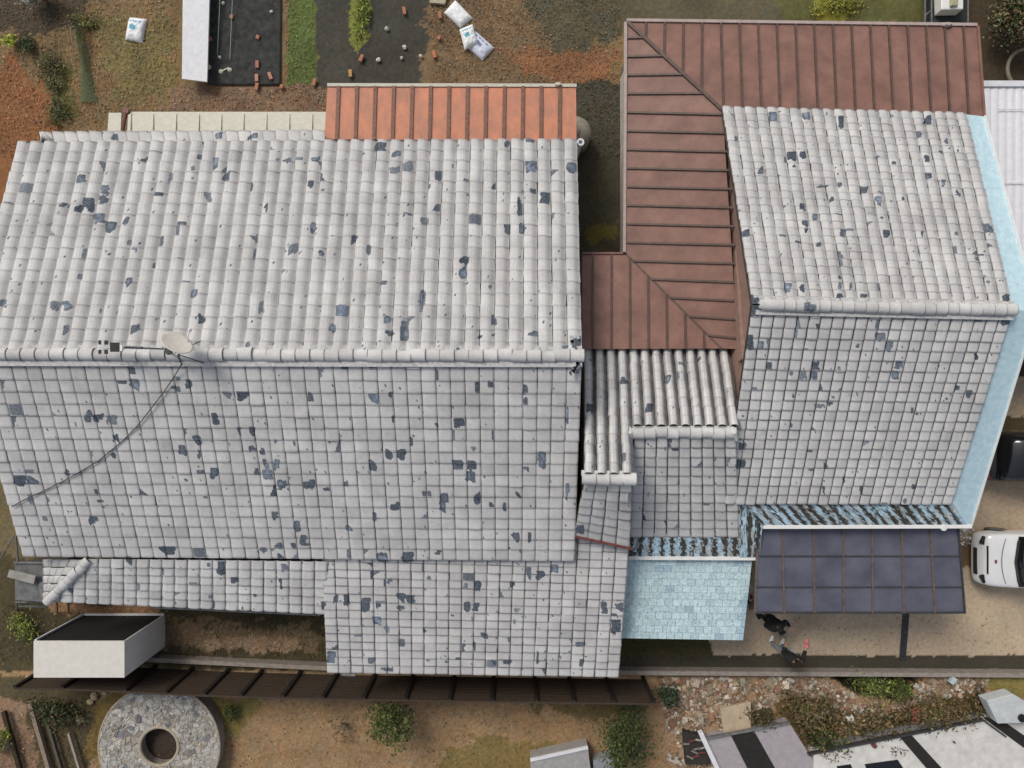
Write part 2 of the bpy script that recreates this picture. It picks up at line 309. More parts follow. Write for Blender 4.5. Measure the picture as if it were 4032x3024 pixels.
KT={'d':(.84,0),'D':(1.0,0),'b':(.70,.75),'B':(.40,1.0),'g':(.18,0),'m':(.80,.38)}
def stain(v):
    px,py=to_px(v); r=np.zeros(len(v)); g=np.zeros(len(v)); al=np.full(len(v),-1.)
    nz=vn(px/9,py/9)-.5; nz2=vn(px/13+40,py/13+80)-.5
    for cx,cy,ww,hh,t in WL:
        dx=abs(px-cx-nz2*7)/(ww*.42+1); dy=abs(py-cy+nz*7)/(hh*.42+1)
        m=(dx<1.3)&(dy<1.3)
        if not m.any(): continue
        cut=(_G[int(cx*3)%256,int(cy*5)%256]-.5)*1.6; cv=(_G[int(cy*3)%256,int(cx*7)%256]-.5)*1.6
        sx_=(px[m]-cx)/(ww*.5+1); sy_=(py[m]-cy)/(hh*.5+1)
        d=np.maximum(np.maximum(dx[m],dy[m]),.62+sx_*cut+sy_*cv)+nz[m]*.28
        k=np.clip((1.12-d)/.22,0,1); a,bl=KT[t]
        r[m]=np.maximum(r[m],k); al[m]=np.where(k>0,a*(.8+.4*_G[int(cx)%256,int(cy)%256]),al[m])
        if bl: g[m]=np.maximum(g[m],np.clip((.75-d+nz2[m])/.3,0,1)*bl*k)
    return r,g,al
NU,NV=9,6
def tiles(mb,TL,TR,BL,BR,nc,nr,A=.05,lift=.03,gap=.004,keep=None,rnd=.045,grime_shade=.55,flat=False,chan_shade=.0,joint=1.0,dirt=.0):
    """rows of roll tiles between a ridge line TL-TR and an eaves line BL-BR"""
    TL,TR,BL,BR=[np.array(q,float) for q in(TL,TR,BL,BR)]
    U,Vv=np.meshgrid(np.linspace(0,1,NU),np.linspace(0,1,NV)); U=U.ravel(); Vv=Vv.ravel()
    U=np.where(U<.2,U*.55,U)
    if flat: prof=A*np.clip(1-abs(2*U-1)**4,0,1)
    elif chan_shade: prof=A*np.interp(U,[0,.05,.12,.3,.5,.66,.8,.9,1],[.50,.88,1,1,.90,.62,.22,.06,.0])
    else: prof=A*np.interp(U,[0,.05,.12,.3,.5,.75,.9,1],[.45,.92,1,1,.88,.55,.22,.0])
    base=[(j*NU+k,j*NU+k+1,(j+1)*NU+k+1,(j+1)*NU+k) for j in range(NV-1) for k in range(NU-1)]
    lip=[((NV-1)*NU+k,(NV-1)*NU+k+1,NV*NU+k+1,NV*NU+k) for k in range(NU-1)]
    side=[(j*NU,(j+1)*NU,NV*NU+NU+j+1,NV*NU+NU+j) for j in range(NV-1)]
    faces=np.array(base+lip+side)
    nvt=NV*NU+NU+NV
    Nn=np.cross(TR-TL,BL-TL); Nn/=np.linalg.norm(Nn); 
    if Nn[2]<0: Nn=-Nn
    allv=[];allf=[];allc=[];allr=[];alla=[];allb=[];cnt=0; cr_=RNG.random((nr,nc,6))
    jit=RNG.normal(size=(nr,nc,8))
    for j in range(nr):
        for i in range(nc):
            J=jit[j,i]
            u0,u1=i/nc,(i+1)/nc; v0,v1=j/nr,(j+1)/nr
            um=(u0+u1)/2; vm=(v0+v1)/2
            ctr=(TL*(1-um)+TR*um)*(1-vm)+(BL*(1-um)+BR*um)*vm
            if keep and not keep(*[q[0] for q in to_px(ctr[None,:])]): continue
            rowoff=.0
            u=u0+(u1-u0)*(gap*4+U*(1-gap*8))+ (J[0]*rnd*.25+J[1]*rnd*.25*(Vv-.5)*2)*(u1-u0)
            v=v0+(v1-v0)*(Vv*1.04)+J[2]*rnd*.22*(v1-v0)+J[3]*rnd*.22*(U-.5)*(v1-v0)
            Pp=((TL[None]*(1-u[:,None])+TR[None]*u[:,None])*(1-v[:,None])+(BL[None]*(1-u[:,None])+BR[None]*u[:,None])*v[:,None])
            h=prof+lift*Vv**1.5+.012+abs(J[4])*.003
            if (abs(J[5])>2.55): h=h+.02*Vv
            Q=Pp+Nn[None]*h[:,None]
            lp=Q[(NV-1)*NU:]-Nn[None]*(lift+.010)
            sp=Q[0::NU][:NV]-Nn[None]*(A*.45+.006)
            V=np.vstack([Q,lp,sp])
            r,g=stain(V) if False else (None,None)
            e=joint*np.clip((Vv-.86)/.14,0,1)*(.55+.35*J[6]*.5)+(np.clip((U-.66)/.16,0,1)*chan_shade if chan_shade else np.clip((U-.90)/.10,0,1)*.55)+np.clip((.04-U)/.04,0,1)*.15  # joint dirt, plus shade painted down the right flank of each roll
            sl=np.clip(.07+dirt+.11*J[7],0,.6)+(.35 if abs(J[4])>2.6 else 0)
            gr=np.clip(np.concatenate([e*grime_shade*1.1+sl*.45,np.full(NU,.75),np.full(NV,.35)]),0,1)
            q=cr_[j,i]; rr_=np.zeros(NV*NU); dens=.02+.55*max(0,fbm(np.array([i*.27+nr]),np.array([j*.27+nc]),2)[0]-.42)
            bb_=np.zeros(NV*NU)
            if q[0]<dens:
                kd=int(q[1]*6); w_=.12+.22*q[2]; su=U if q[3]<.5 else 1-U; svv=Vv if q[5]<.5 else 1-Vv
                if kd==0: rr_=np.clip((w_-su)/.06+.5,0,1)*(abs(Vv-.5)<.15+.4*q[5])
                elif kd==1: rr_=np.clip((w_*1.9-su-svv)/.08+.5,0,1)
                elif kd==2: rr_=np.clip((w_-svv)/.08+.5,0,1)*(abs(U-q[3])<.35)
                elif kd==3: rr_=np.clip((w_*2.4-su*1.6-svv*.7)/.08+.5,0,1)
                elif kd==4: rr_=np.clip(1.1-np.hypot((U-.2-.6*q[3])/(.10+.15*q[2]),(Vv-.2-.6*q[5])/(.10+.2*q[2])),0,1)*2
                elif q[2]<.22: rr_=np.clip((.46-abs(U-.5))/.05,0,1)*np.clip((.47-abs(Vv-.5))/.05,0,1); bb_=rr_*(q[5]>.72)*np.clip((.3-abs(U-.5))/.15,0,1)*.7
                rr_=np.clip(rr_,0,1)
            ext=lambda A_: np.concatenate([A_,A_[(NV-1)*NU:],A_[0::NU][:NV]])
            allr.append(ext(rr_)); allb.append(ext(bb_)); alla.append(np.full(nvt,np.clip(q[4]**1.3,0,1)))
            allv.append(V); allf.append(faces+cnt); allc.append(gr); cnt+=nvt
    V=np.vstack(allv); Fa=np.vstack(allf).tolist(); G=np.concatenate(allc)
    r,g,al=stain(V); CR=np.concatenate(allr); CA=np.concatenate(alla); CB=np.concatenate(allb)
    al=np.where(al>=0,al,CA); r=np.maximum(r,CR); g=np.maximum(g,CB)
    # scattered small chips where the lime wash has flaked off
    px,py=to_px(V); sp_=fbm(px/11+300,py/11+500,3); big=fbm(px/60+11,py/60+23,2)
    chip=np.clip((sp_-.74-.10*(1-big))/.05,0,1); r=np.maximum(r,chip*.8)
    mb.add(V,Fa,np.stack([r,g,G,np.clip(al,0,1)],1))
def deck(mb,TL,TR,BR,BL,off=.045,n=10):
    q=[np.array(p,float) for p in(TL,TR,BR,BL)]; U,V=np.meshgrid(np.linspace(0,1,n),np.linspace(0,1,n)); u=U.ravel()[:,None]; v=V.ravel()[:,None]
    B=(q[0]*(1-u)+q[1]*u)*(1-v)+(q[3]*(1-u)+q[2]*u)*v; B[:,2]-=off; i=(np.arange(n-1)[None,:]+np.arange(n-1)[:,None]*n).ravel()
    D=B.copy(); D[:,2]-=.06
    mb.add(B,np.stack([i,i+1,i+n+1,i+n],1).tolist()); mb.add(D,np.stack([i,i+n,i+n+1,i+1],1).tolist())
    per=[k for k in range(n)]+[n*k+n-1 for k in range(1,n)]+[n*(n-1)+k for k in range(n-2,-1,-1)]+[n*k for k in range(n-2,0,-1)]; m=len(per)
    mb.add(np.vstack([B[per],D[per]]),[(a,(a+1)%m,m+(a+1)%m,m+a) for a in range(m)])
def decks(parent,quads):
    for q in quads:
        m=MB(); deck(m,*q); m.build('roof_board',M_DECK,parent)
def ridge(mb,a,b,n,rad,over=.03,seed=0):
    """row of overlapping half-round ridge tiles a->b"""
    a=np.array(a,float);b=np.array(b,float); d=(b-a); L=np.linalg.norm(d); d/=L
    r=np.cross(d,(0,0,1)); r/=np.linalg.norm(r); up=np.cross(r,d); K=9
    for i in range(n):
        p0=a+d*L*i/n; p1=a+d*(L*(i+1)/n+over)
        ja=RNG.normal()*.010; jl=r*RNG.normal()*.010; js=1+RNG.normal()*.035; jc=abs(RNG.normal())*.16; V=[]; col=[]
        for kk,(p,rr) in enumerate(((p0,rad*.93),(p0+(p1-p0)*.5,rad*.97),(p0+(p1-p0)*.93,rad*1.0),(p1,rad*1.03),(p1,rad*.90))):
            for k in range(K):
                t=math.pi*k/(K-1)
                V.append(p+jl+r*math.cos(t)*rr*js+up*(math.sin(t)*rr*.75*js+ja+kk*.003)); col.append((0,0,min(1,(.0,.0,.05,.45,.7)[kk]+jc*(.5+.5*math.cos(t)**2))))
        V=np.array(V); st,gb,_=stain(V); col=np.array(col); col[:,0]=st*.8; col[:,1]=gb
        mb.add(V,[(q*K+k,q*K+k+1,(q+1)*K+k+1,(q+1)*K+k) for q in range(4) for k in range(K-1)],col)
def strip(mb,a,b,wd,th,col=None):
    mb.bar(a,b,wd,th,col=col)
def gable_walls(mb,NL,NR,SL,SR,RL,RR,ins=.35,drop=.16):
    """closed body under a gable roof (corner points of the roof surface)"""
    c=(NL+NR+SL+SR)/4
    def inn(p,k=ins):
        q=p.copy(); q[0]+=math.copysign(k,c[0]-p[0]); q[1]+=math.copysign(k,c[1]-p[1])*(0 if abs(p[1]-c[1])<1 else 1); q[2]-=drop; return q
    nl,nr,sl,sr,rl,rr=[inn(p) for p in(NL,NR,SL,SR,RL,RR)]
    g=lambda p:np.array([p[0],p[1],-.1])
    V=[nl,nr,sl,sr,rl,rr,g(nl),g(nr),g(sl),g(sr)]
    mb.add(V,[(0,4,2,8,6),(1,7,9,3,5),(0,6,7,1),(2,3,9,8),(0,1,5,4),(4,5,3,2)])
# ================================================================ MAIN HOUSE
house=thing('tiled_house',P(1100,1400,0),'largest house, long gable roof of worn whitewashed tiles with a dish on its ridge','house')
NL,NR=P(76,566,3.5),P(2272,556,3.5); RL,RR=P(-140,1395,5.25),P(2292,1400,5.25); SL,SR=P(92,2186,3.26),P(2262,2204,3.26)
mb=MB(); gable_walls(mb,NL,NR,SL,SR,RL,RR); mb.build('wall',M_WALL,house)
mb=MB(); tiles(mb,RL,RR,NL,NR,42,19,A=.085,lift=.018,chan_shade=.55,joint=.9,grime_shade=.55)
rn=mb.build('roof',M_TILE,house,attr='wear_shade',smooth=False); rn['label']='long north slope of rounded white tiles with dark chips'
mb=MB(); tiles(mb,RL,RR,SL,SR,42,18,A=.016,gap=.004,lift=.018,grime_shade=.72,dirt=.08,flat=True,rnd=.03)
rs=mb.build('roof',M_TILE,house,attr='wear_shade'); rs['label']='grey-white lower slope of flat tiles with many dark and blue patches'
decks(house,[(RL,RR,NR,NL),(RL,RR,SR,SL)])
mb=MB(); ridge(mb,RL+(0,0,.01),RR+(0.02,0,.01),43,.155); rc=mb.build('ridge_cap',M_TILE,house,attr='wear_shade',smooth=True)
mb=MB(); mb.bar(RL+(0,.18,-.03),RR+(0,.18,-.03),.10,.10); mb.bar(RL+(0,-.20,-.045),RR+(0,-.20,-.045),.16,.10); mb.build('mortar_bed',M_MORTAR,rc)
# gable verge edge tiles at the right end (broken corner pieces)
mb=MB()
for k in range(14):
    q=P(2262+RNG.normal()*14,1325+k*11,5.2); mb.box(q+(0,0,.06),(.10+.1*random.random(),.07+.05*random.random(),.03),random.random()*3,col=(random.choice([0,.9]),0,.3))
mb.build('broken_tile',M_TILE,house,attr='wear_shade')
# extra eaves course at the top
mb=MB(); tiles(mb,P(168,568,3.28),P(1282,560,3.28),P(160,528,3.15),P(1282,520,3.15),23,1,A=.05)
lw=mb.build('eaves_course',M_TILE,house,attr='wear_shade')
mb=MB(); mb.bar(P(168,566,3.18),P(1282,558,3.18),.3,.05); mb.build('eaves_board',M_DECK,lw)
mb=MB(); V0=P(185,548,3.30); mb.tube([V0+(-.12,-.12,.02),V0+(0,.06,.10),V0+(.2,-.15,.05)],[.06,.10,.05],8,col=(0.1,0,.2)); mb.build('verge_tile',M_TILE,house,attr='wear_shade',smooth=True)
# lower tier
z0,z1=3.19,2.68
mb=MB(); tiles(mb,P(190,2195,z0),P(1290,2208,z0),P(190,2362,z1),P(1290,2412,z1),22,6,A=.03,lift=.025,gap=.004,grime_shade=.75,dirt=.16,flat=True,rnd=.035,
      keep=lambda a,b:(a-190)/(350-190)+(b-2362)/(2200-2362)*-0 > (2362-b)/(2362-2200))
mb.build('lower_roof',M_TILE,house,attr='wear_shade')
mb=MB(); tiles(mb,P(352,2200,z0),P(196,2362,z1),P(178,2200,z1-.0),P(176,2362,z1-.04),5,5,A=.03,lift=.02,gap=.01,grime_shade=.9,rnd=.12)
mb.build('hip_face',M_TILE,house,attr='wear_shade')
mb=MB(); ridge(mb,P(352,2202,z0+.05),P(188,2368,z1+.05),8,.13); mb.build('hip_cap',M_TILE,house,attr='wear_shade',smooth=True)
mb=MB(); tiles(mb,P(1262,2075,3.32),P(2480,2110,3.26),P(1288,2645,2.45),P(2437,2662,2.45),24,18,A=.014,lift=.018,gap=.005,grime_shade=.95,dirt=.30,flat=True,rnd=.04)
lr=mb.build('lower_roof',M_TILE,house,attr='wear_shade'); lr['label']='square lower roof of small grey-white tiles above the fence'
decks(house,[(P(352,2202,z0),P(1290,2208,z0),P(1290,2410,z1),P(200,2360,z1)),(P(1266,2075,3.32),P(2474,2110,3.26),P(2434,2660,2.45),P(1290,2643,2.45)),(P(352,2202,z0),P(200,2362,z1),P(172,2360,z1-.05),P(172,2205,z1-.05))])
mb=MB()
for (a,b,c,d,zz) in((330,1268,2230,2370,2.5),(1330,2420,2180,2600,2.3)):
    q=[P(a,c,zz),P(b,c,zz),P(b,d,zz),P(a,d,zz)]; mb.slab(q,zz+.1)
lwall=mb.build('lower_wall',M_WALL,house)
mb=MB(); mb.tube([P(600,2388,2.50),P(1262,2418,2.50)],.055,8); mb.tube([P(1345,2655,2.44),P(1400,2657,2.44)],.05,8); mb.build('gutter',M_GREY,house)
mb=MB(); mb.bar(P(2262,2112,3.50),P(2492,2162,3.44),.06,.08); mb.build('flashing',M_RED,house)
mb=MB(); q=P(2284,566,3.3)
mb.lathe([(.10,0),(.10,.14),(.055,.14),(.055,.02)],q,20); mb.tube([q,q*[1,1,0]],.05,8); vp=mb.build('downpipe',M_OFFWHITE,house)
# ================================================================ small annex roofs between the houses
annex=thing('tiled_annex',P(2600,1750,0),'small annex with two stepped tiled ridges between the two houses','annex')
a0,a1=P(2297,1378,3.0),P(2872,1378,3.0); b0,b1=P(2300,1872,4.75),P(2945,1872,4.75)
mb=MB(); tiles(mb,b0,b1,a0,a1,13,14,A=.20,lift=.02,gap=.004,chan_shade=1.5,joint=.8,keep=lambda a,b:(a<2486 or b<1692),grime_shade=.5); mb.build('roof',M_TILE,annex,attr='wear_shade')['label']='steep slope of deep rounded tiles facing the brown metal roof'
c0,c1,c2,c3=P(2300,1895,4.72),P(2490,1895,4.72),P(2258,2106,3.44),P(2480,2152,3.36)
mb=MB(); tiles(mb,c0,c1,c2,c3,4,7,A=.018,gap=.006,lift=.02,grime_shade=.95,rnd=.07,flat=True); mb.build('roof',M_TILE,annex,attr='wear_shade')['label']='narrow lower slope of cracked tiles beside the long roof'
zB=4.15
d0,d1,d2,d3=P(2496,1722,zB),P(2898,1722,zB),P(2480,2110,2.65),P(2912,2110,2.65)
mb=MB(); tiles(mb,d0,d1,d2,d3,9,11,A=.022,gap=.008,lift=.018,grime_shade=1.0,flat=True,rnd=.035); mb.build('roof',M_TILE,annex,attr='wear_shade')['label']='square grey slope of small tiles above the blue shingled roof'
mb=MB(); ridge(mb,P(2290,1885,4.80),P(2500,1888,4.80),4,.15); mb.build('ridge_cap',M_TILE,annex,attr='wear_shade',smooth=True); mb=MB(); ridge(mb,P(2484,1706,4.20),P(2892,1706,4.20),9,.15); rca=mb.build('ridge_cap',M_TILE,annex,attr='wear_shade',smooth=True)
mb=MB(); mb.bar(P(2290,1862,4.72),P(2480,1864,4.72),.13,.12); mb.bar(P(2490,1684,4.14),P(2885,1684,4.14),.09,.10); 
mb.tube([P(2478,1684,4.2),P(2482,1706,4.34),P(2484,1730,4.2)],.05,8); mb.tube([P(2884,1684,4.2),P(2892,1706,4.36),P(2900,1732,4.2)],.05,8); mb.build('mortar_bed',mat('pale_mortar',(.66,.66,.60),.9,.08,9,.4),rca)
decks(annex,[(b0,P(2486,1872,4.75),P(2486,1378,3.0),a0),(P(2486,1692,4.12),P(2895,1692,4.12),a1,P(2486,1378,3.0)),(c0,c1,c3,c2),(d0,d1,d3,d2)])
mb=MB(); mb.slab([P(2320,1420,2.9),P(2860,1420,2.9),P(2860,2060,2.5),P(2320,2060,2.5)],3.0); mb.build('wall',M_WALL,annex); mb=MB(); mb.slab([P(2310,1700,3.8),P(2476,1700,3.8),P(2476,2000,3.5),P(2310,2000,3.5)],1.5); mb.build('wall',M_WALL,annex); mb=MB(); mb.slab([P(2500,1640,3.6),P(2880,1640,3.6),P(2880,1800,3.5),P(2500,1800,3.5)],1.2); mb.build('wall',M_WALL,annex)
# blue eaves membrane with dark grime runs
def blue_eaves(parent,TL,TR,BL,BR,nc,nr,seed):
    m=MB(); rg=np.random.default_rng(seed)
    TL,TR,BL,BR=map(np.array,(TL,TR,BL,BR)); uu=np.linspace(0,1,nc); vv=np.linspace(0,1,nr)
    U,V=np.meshgrid(uu,vv); U=U.ravel();V=V.ravel()
    Q=(TL*(1-U[:,None])+TR*U[:,None])*(1-V[:,None])+(BL*(1-U[:,None])+BR*U[:,None])*V[:,None]
    L=np.linalg.norm(TR-TL); xx=U*L
    run=.47+.20*np.sin(xx*2*math.pi/.29+1.2*vn(xx*2,V*0+seed))+.30*(vn(xx*5+seed*7,V*1.2+seed)-.5)+.22*(vn(xx*17+seed,V*5)-.5)+.55*(vn(xx*36+seed,V*16)-.5)
    k=np.clip((run-.43)/.09,0,1); k*=np.where(U>.965,np.clip((1-U)/.035,0,1),1)
    wq=np.clip((vn(xx*13+9,V*3+seed)-.45)*5,0,1)[:,None]; bl=(np.array((.44,.60,.69))[None]*(1-wq)+np.array((.48,.51,.50))[None]*wq)*(.75+.45*vn(xx*9,V*9))[:,None]; dk=np.array((.060,.055,.045))[None]*(.6+.9*vn(xx*25,V*25))[:,None]
    col=bl*(1-k[:,None])+dk*k[:,None]
    i=(np.arange(nc-1)[None,:]+np.arange(nr-1)[:,None]*nc).ravel()
    m.add(Q,np.stack([i,i+1,i+nc+1,i+nc],1).tolist(),col)
    th=MB()
    o=m.build('eaves_flashing',M_STONE,parent); md=o.modifiers.new('th','SOLIDIFY'); md.thickness=.03; md.offset=0
    return o
blue_eaves(annex,P(2478,2100,2.70),P(2922,2100,2.70),P(2478,2192,2.44),P(2922,2192,2.44),150,26,3)
mb=MB(); mb.bar(P(2474,2196,2.44),P(2988,2198,2.44),.10,.09); mb.build('gutter',M_WHITE,annex)
# ================================================================ RIGHT HOUSE
rh=thing('tiled_house',P(3400,1300,0),'right-hand house with whitewashed tile gable roof and pale blue verge strip','house')
NL,NR=P(2842,425,3.5),P(3806,450,3.5); RL,RR=P(2960,1200,5.1),P(3990,1222,5.1); SL,SR=P(2852,1982,3.2),P(3748,1982,3.2)
mb=MB(); gable_walls(mb,NL,NR,SL,SR,RL,RR,ins=.22); mb.build('wall',M_BROWNWALL,rh)
mb=MB(); tiles(mb,RL,RR,NL,NR,22,27,A=.055,lift=.014,grime_shade=.6,chan_shade=.38,joint=1.1,rnd=.06); mb.build('roof',M_TILE,rh,attr='wear_shade')['label']='brightest tiled slope, below the brown metal roof'
mb=MB(); tiles(mb,RL,RR,SL,SR,22,20,A=.022,gap=.009,lift=.016,grime_shade=1.05,flat=True,rnd=.03); mb.build('roof',M_TILE,rh,attr='wear_shade')['label']='tiled slope with a fine dark grid of joints above the carport'
decks(rh,[(RL,RR,NR,NL),(RL,RR,SR,SL)])
mb=MB(); ridge(mb,RL+(.15,0,.03),RR+(0,0,.03),22,.15); rcc=mb.build('ridge_cap',M_TILE,rh,attr='wear_shade',smooth=True)
mb=MB(); mb.bar(RL+(.1,.17,-.03),RR+(0,.17,-.03),.10,.09); mb.bar(RL+(.1,-.18,-.04),RR+(0,-.18,-.04),.12,.09); mb.build('mortar_bed',M_MORTAR,rcc)
mb=MB()
for p,q in((P(3806,450,3.44),P(3872,455,3.38)),): pass
vn0,vn1,vr0,vr1,vs0,vs1=P(3800,450,3.42),P(3872,458,3.36),P(3980,1222,5.02),P(4078,1222,4.95),P(3740,1975,3.14),P(3822,2066,2.80)
mb.slab([vn0,vr0,vr1,vn1],.05); mb.slab([vr0,vs0,vs1,vr1],.05); mb.build('verge_strip',M_BLUE,rh)
mb=MB(); mb.bar((vn1+(0.01,0,0.02)),(vr1+(0.01,0,0.02)),.03,.07); mb.bar(vr1+(0.01,0,0.02),vs1+(0.01,0,0.02),.03,.07); mb.build('verge_trim',M_WHITE,rh)
blue_eaves(rh,P(2912,1972,3.20),P(3745,1972,3.20),P(3003,2070,2.90),P(3812,2070,2.90),230,26,11)
mb=MB(); mb.slab([P(3738,1972,3.19),P(3752,1972,3.19),P(3822,2066,2.91),P(3800,2070,2.91)],.03); mb.build('corner_flashing',M_BLUE,rh)
blue_eaves(rh,P(2906,1970,3.17),P(3010,1970,3.17),P(2912,2192,2.50),P(2990,2192,2.50),40,60,23)
mb=MB(); mb.bar(P(3004,2074,2.90),P(3824,2072,2.90),.10,.09); mb.lathe([(.09,0),(.09,.06),(.05,.07)],P(3712,2076,2.90),16); mb.build('gutter',M_WHITE,rh)
mb=MB(); mb.bar(P(2900,990,3.3),P(2925,1420,4.0),.16,.30); mb.build('fascia',M_BROWNWALL,rh)
# ================================================================ pale blue shingled porch roof
pr=thing('shingled_porch',P(2700,2360,0),'pale blue shingled flat porch roof left of the carport','porch')
q=[P(2466,2196,2.30),P(2962,2202,2.30),P(2926,2520,2.05),P(2446,2512,2.05)]
mb=MB(); NR_=12; NCc=15
for j in range(NR_):
    for i in range(-1,NCc):
        o=(j%2)*.5; u0=max(0,(i+o)/NCc); u1=min(1,(i+1+o)/NCc)
        if u1-u0<.004: continue
        v0,v1=j/NR_,(j+1)/NR_
        f=lambda u,v,dz:(q[0]*(1-u)+q[1]*u)*(1-v)+(q[3]*(1-u)+q[2]*u)*v+np.array([0,0,dz])
        du=.002
        k=.88+.2*random.random(); cc=np.array((.50,.64,.66))*k
        if random.random()<.035: cc=np.array((.36,.48,.54))
        if i==NCc-1 and j>4: cc=np.array((.40,.54,.61))*k
        Vq=[f(u0+du,v0,.002),f(u1-du,v0,.002),f(u1-du,v1,.016+.004*random.random()),f(u0+du,v1,.016+.004*random.random())]
        Vq+=[Vq[3]-np.array([0,0,.016]),Vq[2]-np.array([0,0,.016])]
        mb.add(Vq,[(0,1,2,3),(3,2,5,4)],cc)
mb.build('roof',M_STONE,pr)
mb=MB(); mb.slab([p-(0,0,.004) for p in q],.09,col=(.40,.58,.64)); mb.build('roof_board',M_STONE,pr)
mb=MB()
for a,b in((2475,2500),(2905,2500)): mb=MB(); mb.tube([np.append(P(a,b,2.0)[:2],-.05),np.append(P(a,b,2.0)[:2],2.02)],.05,8); mb.build('post',M_WHITE,pr)
# ================================================================ brown metal roof (L shaped)
mr=thing('metal_roof_wing',P(2700,700,0),'L-shaped wing with brown standing-seam metal roof around the right-hand house','building')
ze,zi=2.75,3.36
def zW(px): return ze+(px-2468)/(2846-2468)*(zi-ze)
A0=P(2470,88,ze);A1=P(3845,106,ze);A2=P(3870,458,zi);A3=P(2846,437,zi)
B1=P(2465,1000,ze);Cc0=P(2292,1000,ze);Cc1=P(2292,1374,3.35);VM=P(2840,1372,zW(2840))
mb=MB()
mb.slab([A0,A1,A2,A3],.06); mb.slab([A0,A3,P(2905,1374,zW(2905)),VM,B1],.06); mb.slab([Cc0,B1,VM,Cc1],.06)
mroof=mb.build('roof',M_BROWN,mr)
mb=MB()
def lerp(a,b,t): return np.array(a)*(1-t)+np.array(b)*t
UP=np.array([0,0,.02])
for k in range(1,19):      # north arm ribs
    t=k/18.7; a=lerp(A0,A1,t); xb=2846+(3870-2846)*0
    bx=2505+73.2*k if False else None
    px_=2470+73.4*k; top=P(px_,88+18*(px_-2470)/1375,ze)
    bot_px=px_+ (8+14*(px_-2470)/1375); 
    if px_<2846-10:
        tt=(px_-2470)/(2846-2470); bot=lerp(A0,A3,tt); bot=np.array([bot[0],bot[1],bot[2]])
    else: bot=P(bot_px+14*(px_-2846)/1000*0,437+21*(bot_px-2846)/1024,zi)
    if px_<3850: mb.bar(top+UP,bot+UP,.055,.05)
for k in range(0,17):      # west arm ribs
    py_=150+73.2*k; a=P(2468,py_,ze)
    if py_<437: b_=lerp(A0,A3,(py_-88)/(437-88))
    else: b_=P(2900,py_+10,zW(2900))
    if py_>990:
        tt=(py_-1000)/(1372-1000)
        if tt>1: continue
        a=lerp(B1,VM,tt)
    mb.bar(a+UP,b_+UP,.055,.05)
for k in range(8):         # lower arm ribs
    px_=2334+73.0*k; 
    if px_<2465: a=P(px_,1000,ze)
    else: a=lerp(B1,VM,(px_-2465)/(2840-2465))
    if px_>2835: continue
    mb.bar(a+UP,P(px_,1374,3.36)+UP,.045,.05)
mb.build('seam',M_BRIB,mroof)
mb=MB(); mb.bar(A0+UP*1.3,A3+UP*1.3,.09,.06); mb.build('hip_cap',M_BRIB,mroof); mb=MB(); mb.bar(B1+(0,0,.006),VM+(0,0,.006),.05,.02); mb.build('hip_cap',M_BRIB,mroof)
M_PINK=mat('pinkish_gutter',(.46,.36,.32),.6,.1,5)
mb=MB(); mb.bar(A0+(-.02,.05,.0),A1+(0,.05,0),.08,.09); mb.bar(A0+(-.05,0,.0),B1+(-.05,0,0),.08,.09); mb.lathe([(.13,0),(.13,.05),(.08,.10)],P(3727,100,ze+.03),16,sy=.5); mb.build('gutter',M_PINK,mr)
mb=MB(); mb.bar(A2+(0.02,0,.01),A1+(.02,0,.01),.06,.09); mb.build('edge_trim',M_BROWN,mr); mb=MB(); mb.bar(Cc0+(0,.02,0),B1+(0,.02,0),.05,.09); mb.build('edge_trim',M_BROWN,mr)
mb=MB()
mb.slab([P(2500,120,2.64),P(3790,130,2.64),P(3800,430,2.9),P(2846,430,2.9)],2.9); mb.slab([P(2500,150,2.64),P(2850,430,2.9),P(2870,1360,2.9),P(2500,1060,2.64)],2.9); mb.build('wall',M_WALL,mr)
# ================================================================ orange lean-to
ol=thing('orange_lean_to',P(1780,450,0),'lean-to with weathered orange sheet roof above the long tiled roof','lean-to')
q=[P(1290,340,2.45),P(2268,342,2.45),P(2270,556,3.0),P(1276,548,3.0)]
mb=MB(); mb.slab(q,.05); o1=mb.build('roof',M_ORANGE,ol)
for k in range(13):
    mb=MB(); xa=1334+72.5*k; a=P(xa,341,2.45); b=P(xa-7+6*k/13.,553,3.0); mb.bar(a+UP,b+UP,.10,.05,up=(0,0,1)); mb.build('rib',M_ORIB,o1)
mb=MB(); mb.bar(P(1290,336,2.45),P(2270,338,2.45),.09,.09); mb.lathe([(.10,0),(.10,.05),(.06,.08)],P(2198,334,2.49),14,sy=.6); mb.build('gutter',M_CREAM,ol)
mb=MB(); mb.slab([P(1310,372,2.36),P(2240,372,2.36),P(2240,540,2.8),P(1310,540,2.8)],2.8); mb.build('wall',M_WALL,ol)
# ================================================================ cream panelled awning
ca=thing('panel_awning',P(860,485,0),'low cream-framed awning of olive panels left of the orange lean-to','awning')
def aq(x0,x1,y0,y1,dz=0): return [P(x0,y0,2.4+dz),P(x1,y0,2.4+dz),P(x1-4,y1,2.75+dz),P(x0-6,y1,2.75+dz)]
mb=MB(); mb.slab(aq(428,478,444,532),.05); mb.slab(aq(510,1292,440,532),.05); mb.build('frame',M_CREAM,ca)
xs_=[512,600,690,780,868,956,1046,1136,1226,1288]
for k in range(len(xs_)-1):
    mb=MB(); mb.slab(aq(xs_[k]+8,xs_[k+1]-7,456,532,.012),.02); mb.build('panel',M_OLIVE,ca)
mb=MB(); mb.slab(aq(434,472,458,532,.012),.02); mb.build('panel',M_OLIVE,ca)
mb=MB()
for x_ in xs_: mb=MB(); mb.bar(P(x_,450,2.44),P(x_-4,530,2.79),.09,.04); mb.build('batten',M_CREAM,ca)
